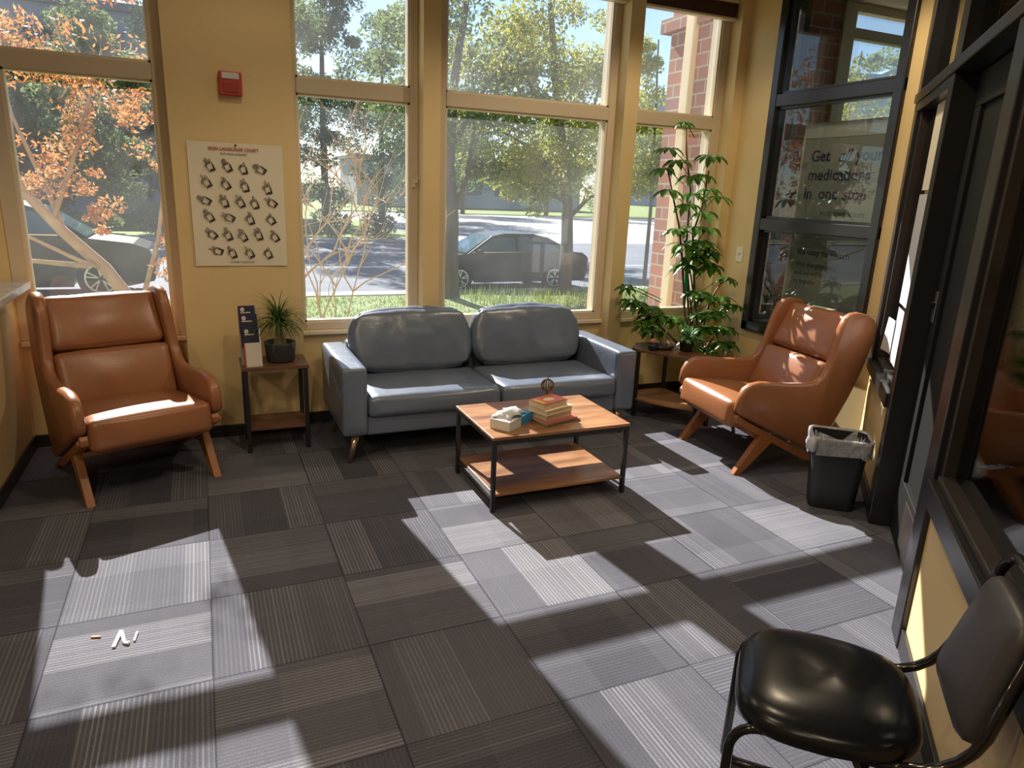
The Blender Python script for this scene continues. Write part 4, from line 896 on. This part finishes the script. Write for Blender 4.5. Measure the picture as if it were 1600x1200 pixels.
# bare twig shrub at the second window
bt = empty('bare_shrub', (1.05, 8.0, G), 0, 'leafless shrub with pale curling twigs outside the second window', 'shrub')
rt_ = random.Random(17); q = MB()
def grow(q, p, d, L, r, lev):
    pts = [Vector(p)]; dd = Vector(d)
    for k in range(6):
        dd = (dd+Vector((rt_.uniform(-.35, .35), rt_.uniform(-.2, .2), rt_.uniform(-.22, .30)))).normalized(); pts.append(pts[-1]+dd*L/6)
    q.tube(pts, [r*(1-.12*i) for i in range(7)], 5, False)
    if lev:
        for k in range(4 if lev > 1 else 3):
            b = pts[rt_.randint(2, 6)]; grow(q, b, (dd+Vector((rt_.uniform(-1, 1), rt_.uniform(-.4, .4), rt_.uniform(-.5, .9)))).normalized(), L*.62, r*.62, lev-1)
for a in (-.55, -.1, .35, .8): grow(q, (0, 0, .0), (a, 0, 1.6), 1.7, .016, 2)
grow(q, (-.1, 0, 1.1), (.9, 0, .8), 1.1, .016, 3); grow(q, (-.1, 0, 1.3), (.5, 0, 1.2), 1.1, .015, 3)
q.build('twigs', M['twig'], bt)
# yellow green flowering shrub in the right corner of the wide window
fs_ = empty('flowering_shrub', (4.75, 8.2, G), 0, 'yellow green shrub at the lower right of the wide window', 'shrub')
q = MB(); foliage(q, rblobs(12, 0, 0, .42, .40, .35, .38, .16, 90, 51), .035, random.Random(5)); q.build('foliage', M['leaf_y'], fs_)
q = MB()
for k in range(8): q.tube([(0, 0, 0), (rg.uniform(-.2, .2), rg.uniform(-.2, .2), .6)], .008, 5)
q.build('stems', M['stem'], fs_)
fs2 = empty('flowering_shrub', (6.6, 8.6, G), 0, 'yellow green shrub below the narrow window beside the brick', 'shrub')
q = MB(); foliage(q, rblobs(14, 0, 0, .45, .7, .4, .35, .2, 100, 52), .04, random.Random(6)); q.build('foliage', M['leaf_y'], fs2)
q = MB(); q.tube([(0, 0, 0), (0, 0, .5)], .02, 5); q.build('stems', M['stem'], fs2)
# ---- cars
def car(name, loc, rz, label, suv=False):
    t = empty(name, loc, rz, label, 'car'); L = 4.6; H_ = 1.46 if not suv else 1.72; k = H_/1.46; Wd = .90
    low = [(-2.28, .30), (-2.30, .55), (-2.22, .78), (-1.95, .86), (-1.05, .95), (1.55, 1.00), (2.12, .98), (2.27, .88), (2.30, .55), (2.22, .28)]
    wheels = (-1.38, 1.30); R = .33*k; bot = []
    for wx in reversed(wheels):
        bot += [(wx+R+.05, .26)]+[(wx+(R+.05)*math.cos(a), .30*k+(R+.05)*math.sin(a)) for a in [i*PI/8 for i in range(1, 8)]]+[(wx-R-.05, .26)]
    prof = [(x, z*k) for x, z in low]+[(x, z) for x, z in bot]
    q = MB(); loft(q, [[(x*.985, y*1.0, z) for x, z in prof] for y in (-Wd,)]+[[(x, y, z) for x, z in prof] for y in (-Wd+.06, Wd-.06)]+[[(x*.985, Wd, z) for x, z in prof]], False, False)
    n = len(prof); q.f += [tuple(range(n)), tuple(range(4*n-1, 3*n-1, -1))]; q.m += [0, 0]
    q.build('body', M['carpaint'], t, bevel=.02)
    cab = [(-1.20, .93), (-.45, 1.38), (-.10, 1.45), (.75, 1.45), (1.15, 1.36), (1.85, .99)] if not suv else [(-1.15, .93), (-.50, 1.36), (-.15, 1.45), (1.5, 1.45), (1.85, 1.36), (2.15, .98)]
    cab = [(x, z*k) for x, z in cab]; q = MB()
    loft(q, [[(x, s*(Wd-.05-.24*(z/k-.93)/.52), z) for x, z in cab] for s in (-1, 1)], False, False); n = len(cab); q.f += [tuple(range(n)), tuple(range(2*n-1, n-1, -1))]; q.m += [0, 0]
    q.build('cabin', M['carpaint'], t)
    def ins(x, z, s, o=.012): return (x, s*(Wd-.05-.24*(z/k-.93)/.52+o), z)
    for s in (-1, 1):
        w1_ = [(-1.00, .99), (-.42, 1.33), (.18, 1.37), (.18, .99)]; w2_ = [(.26, .99), (.26, 1.37), (.78, 1.36), (1.25, 1.20), (1.52, 1.02)]
        for wv in (w1_, w2_):
            q = MB(); v = [ins(x, z*k, s) for x, z in wv]; q.add(v, [tuple(range(len(v))) if s > 0 else tuple(range(len(v)-1, -1, -1))]); q.build('side_window', M['carglass'], t)
        q = MB(); q.bar(ins(-1.05, .985*k, s, .02), ins(1.6, 1.00*k, s, .02), .012, .018); q.build('window_trim', M['chrome'], t)
    for (a, b, nm) in (((-1.20, .95), (-.45, 1.37), 'windscreen'), ((1.85, 1.0), (1.17, 1.35), 'rear_window')):
        if suv and nm == 'rear_window': a, b = (2.15, 1.0), (1.87, 1.35)
        q = MB(); n_ = .015; v = []
        for (x, z) in (a, b):
            hw_ = Wd-.11-.24*(z-.93)/.52; v += [(x+(-n_ if nm == 'windscreen' else n_), -hw_, z*k+n_), (x+(-n_ if nm == 'windscreen' else n_), hw_, z*k+n_)]
        q.add(v, [(0, 1, 3, 2)]); q.build(nm, M['carglass'], t)
    for wx in wheels:
        for s in (-1, 1):
            q = MB(); q.tube([(wx, s*(Wd-.20), R), (wx, s*(Wd-.02), R)], R, 28); w_ = q.build('wheel', M['tyre'], t)
            q = MB(); yy = s*(Wd-.012)
            for j in range(24):
                a0, a1 = j*2*PI/24, (j+1)*2*PI/24; q.add([(wx+rr_*math.cos(a), yy, R+rr_*math.sin(a)) for (rr_, a) in ((R*.70, a0), (R*.70, a1), (R*.62, a1), (R*.62, a0))], [(0, 1, 2, 3)])
            for j in range(5):
                a = j*2*PI/5+PI/2
                for da in (-.13, .13): q.bar((wx+.03*math.cos(a), yy, R+.03*math.sin(a)), (wx+R*.66*math.cos(a+da*1.4), yy, R+R*.66*math.sin(a+da*1.4)), .02, .045, (0, 1, 0))
            q.build('rim', M['rim'], w_)
    for s in (-1, 1):
        MB().box(2.20, 2.315, s*.55, s*.86, .72*k, .86*k).build('tail_lamp', M['tail'], t, bevel=.01)
        MB().box(-2.26, -2.12, s*.52, s*.84, .66*k, .76*k).build('headlamp', mat('lamp_lens', (.6, .62, .65), .1), t, bevel=.01)
        MB().box(-.92, -.80, s*.90, s*1.02, .95*k, 1.06*k).build('wing_mirror', M['carpaint'], t, bevel=.02)
    return t
sd_ = car('sedan', (6.45, 15.6, G-.08), 0, 'dark parked sedan with five spoke wheels behind the grey trunk')
car('parked_suv', (-3.15, 15.7, G-.08), PI, 'large dark parked vehicle behind the orange maple', True)
sd_.scale = (.885, .885, .89)
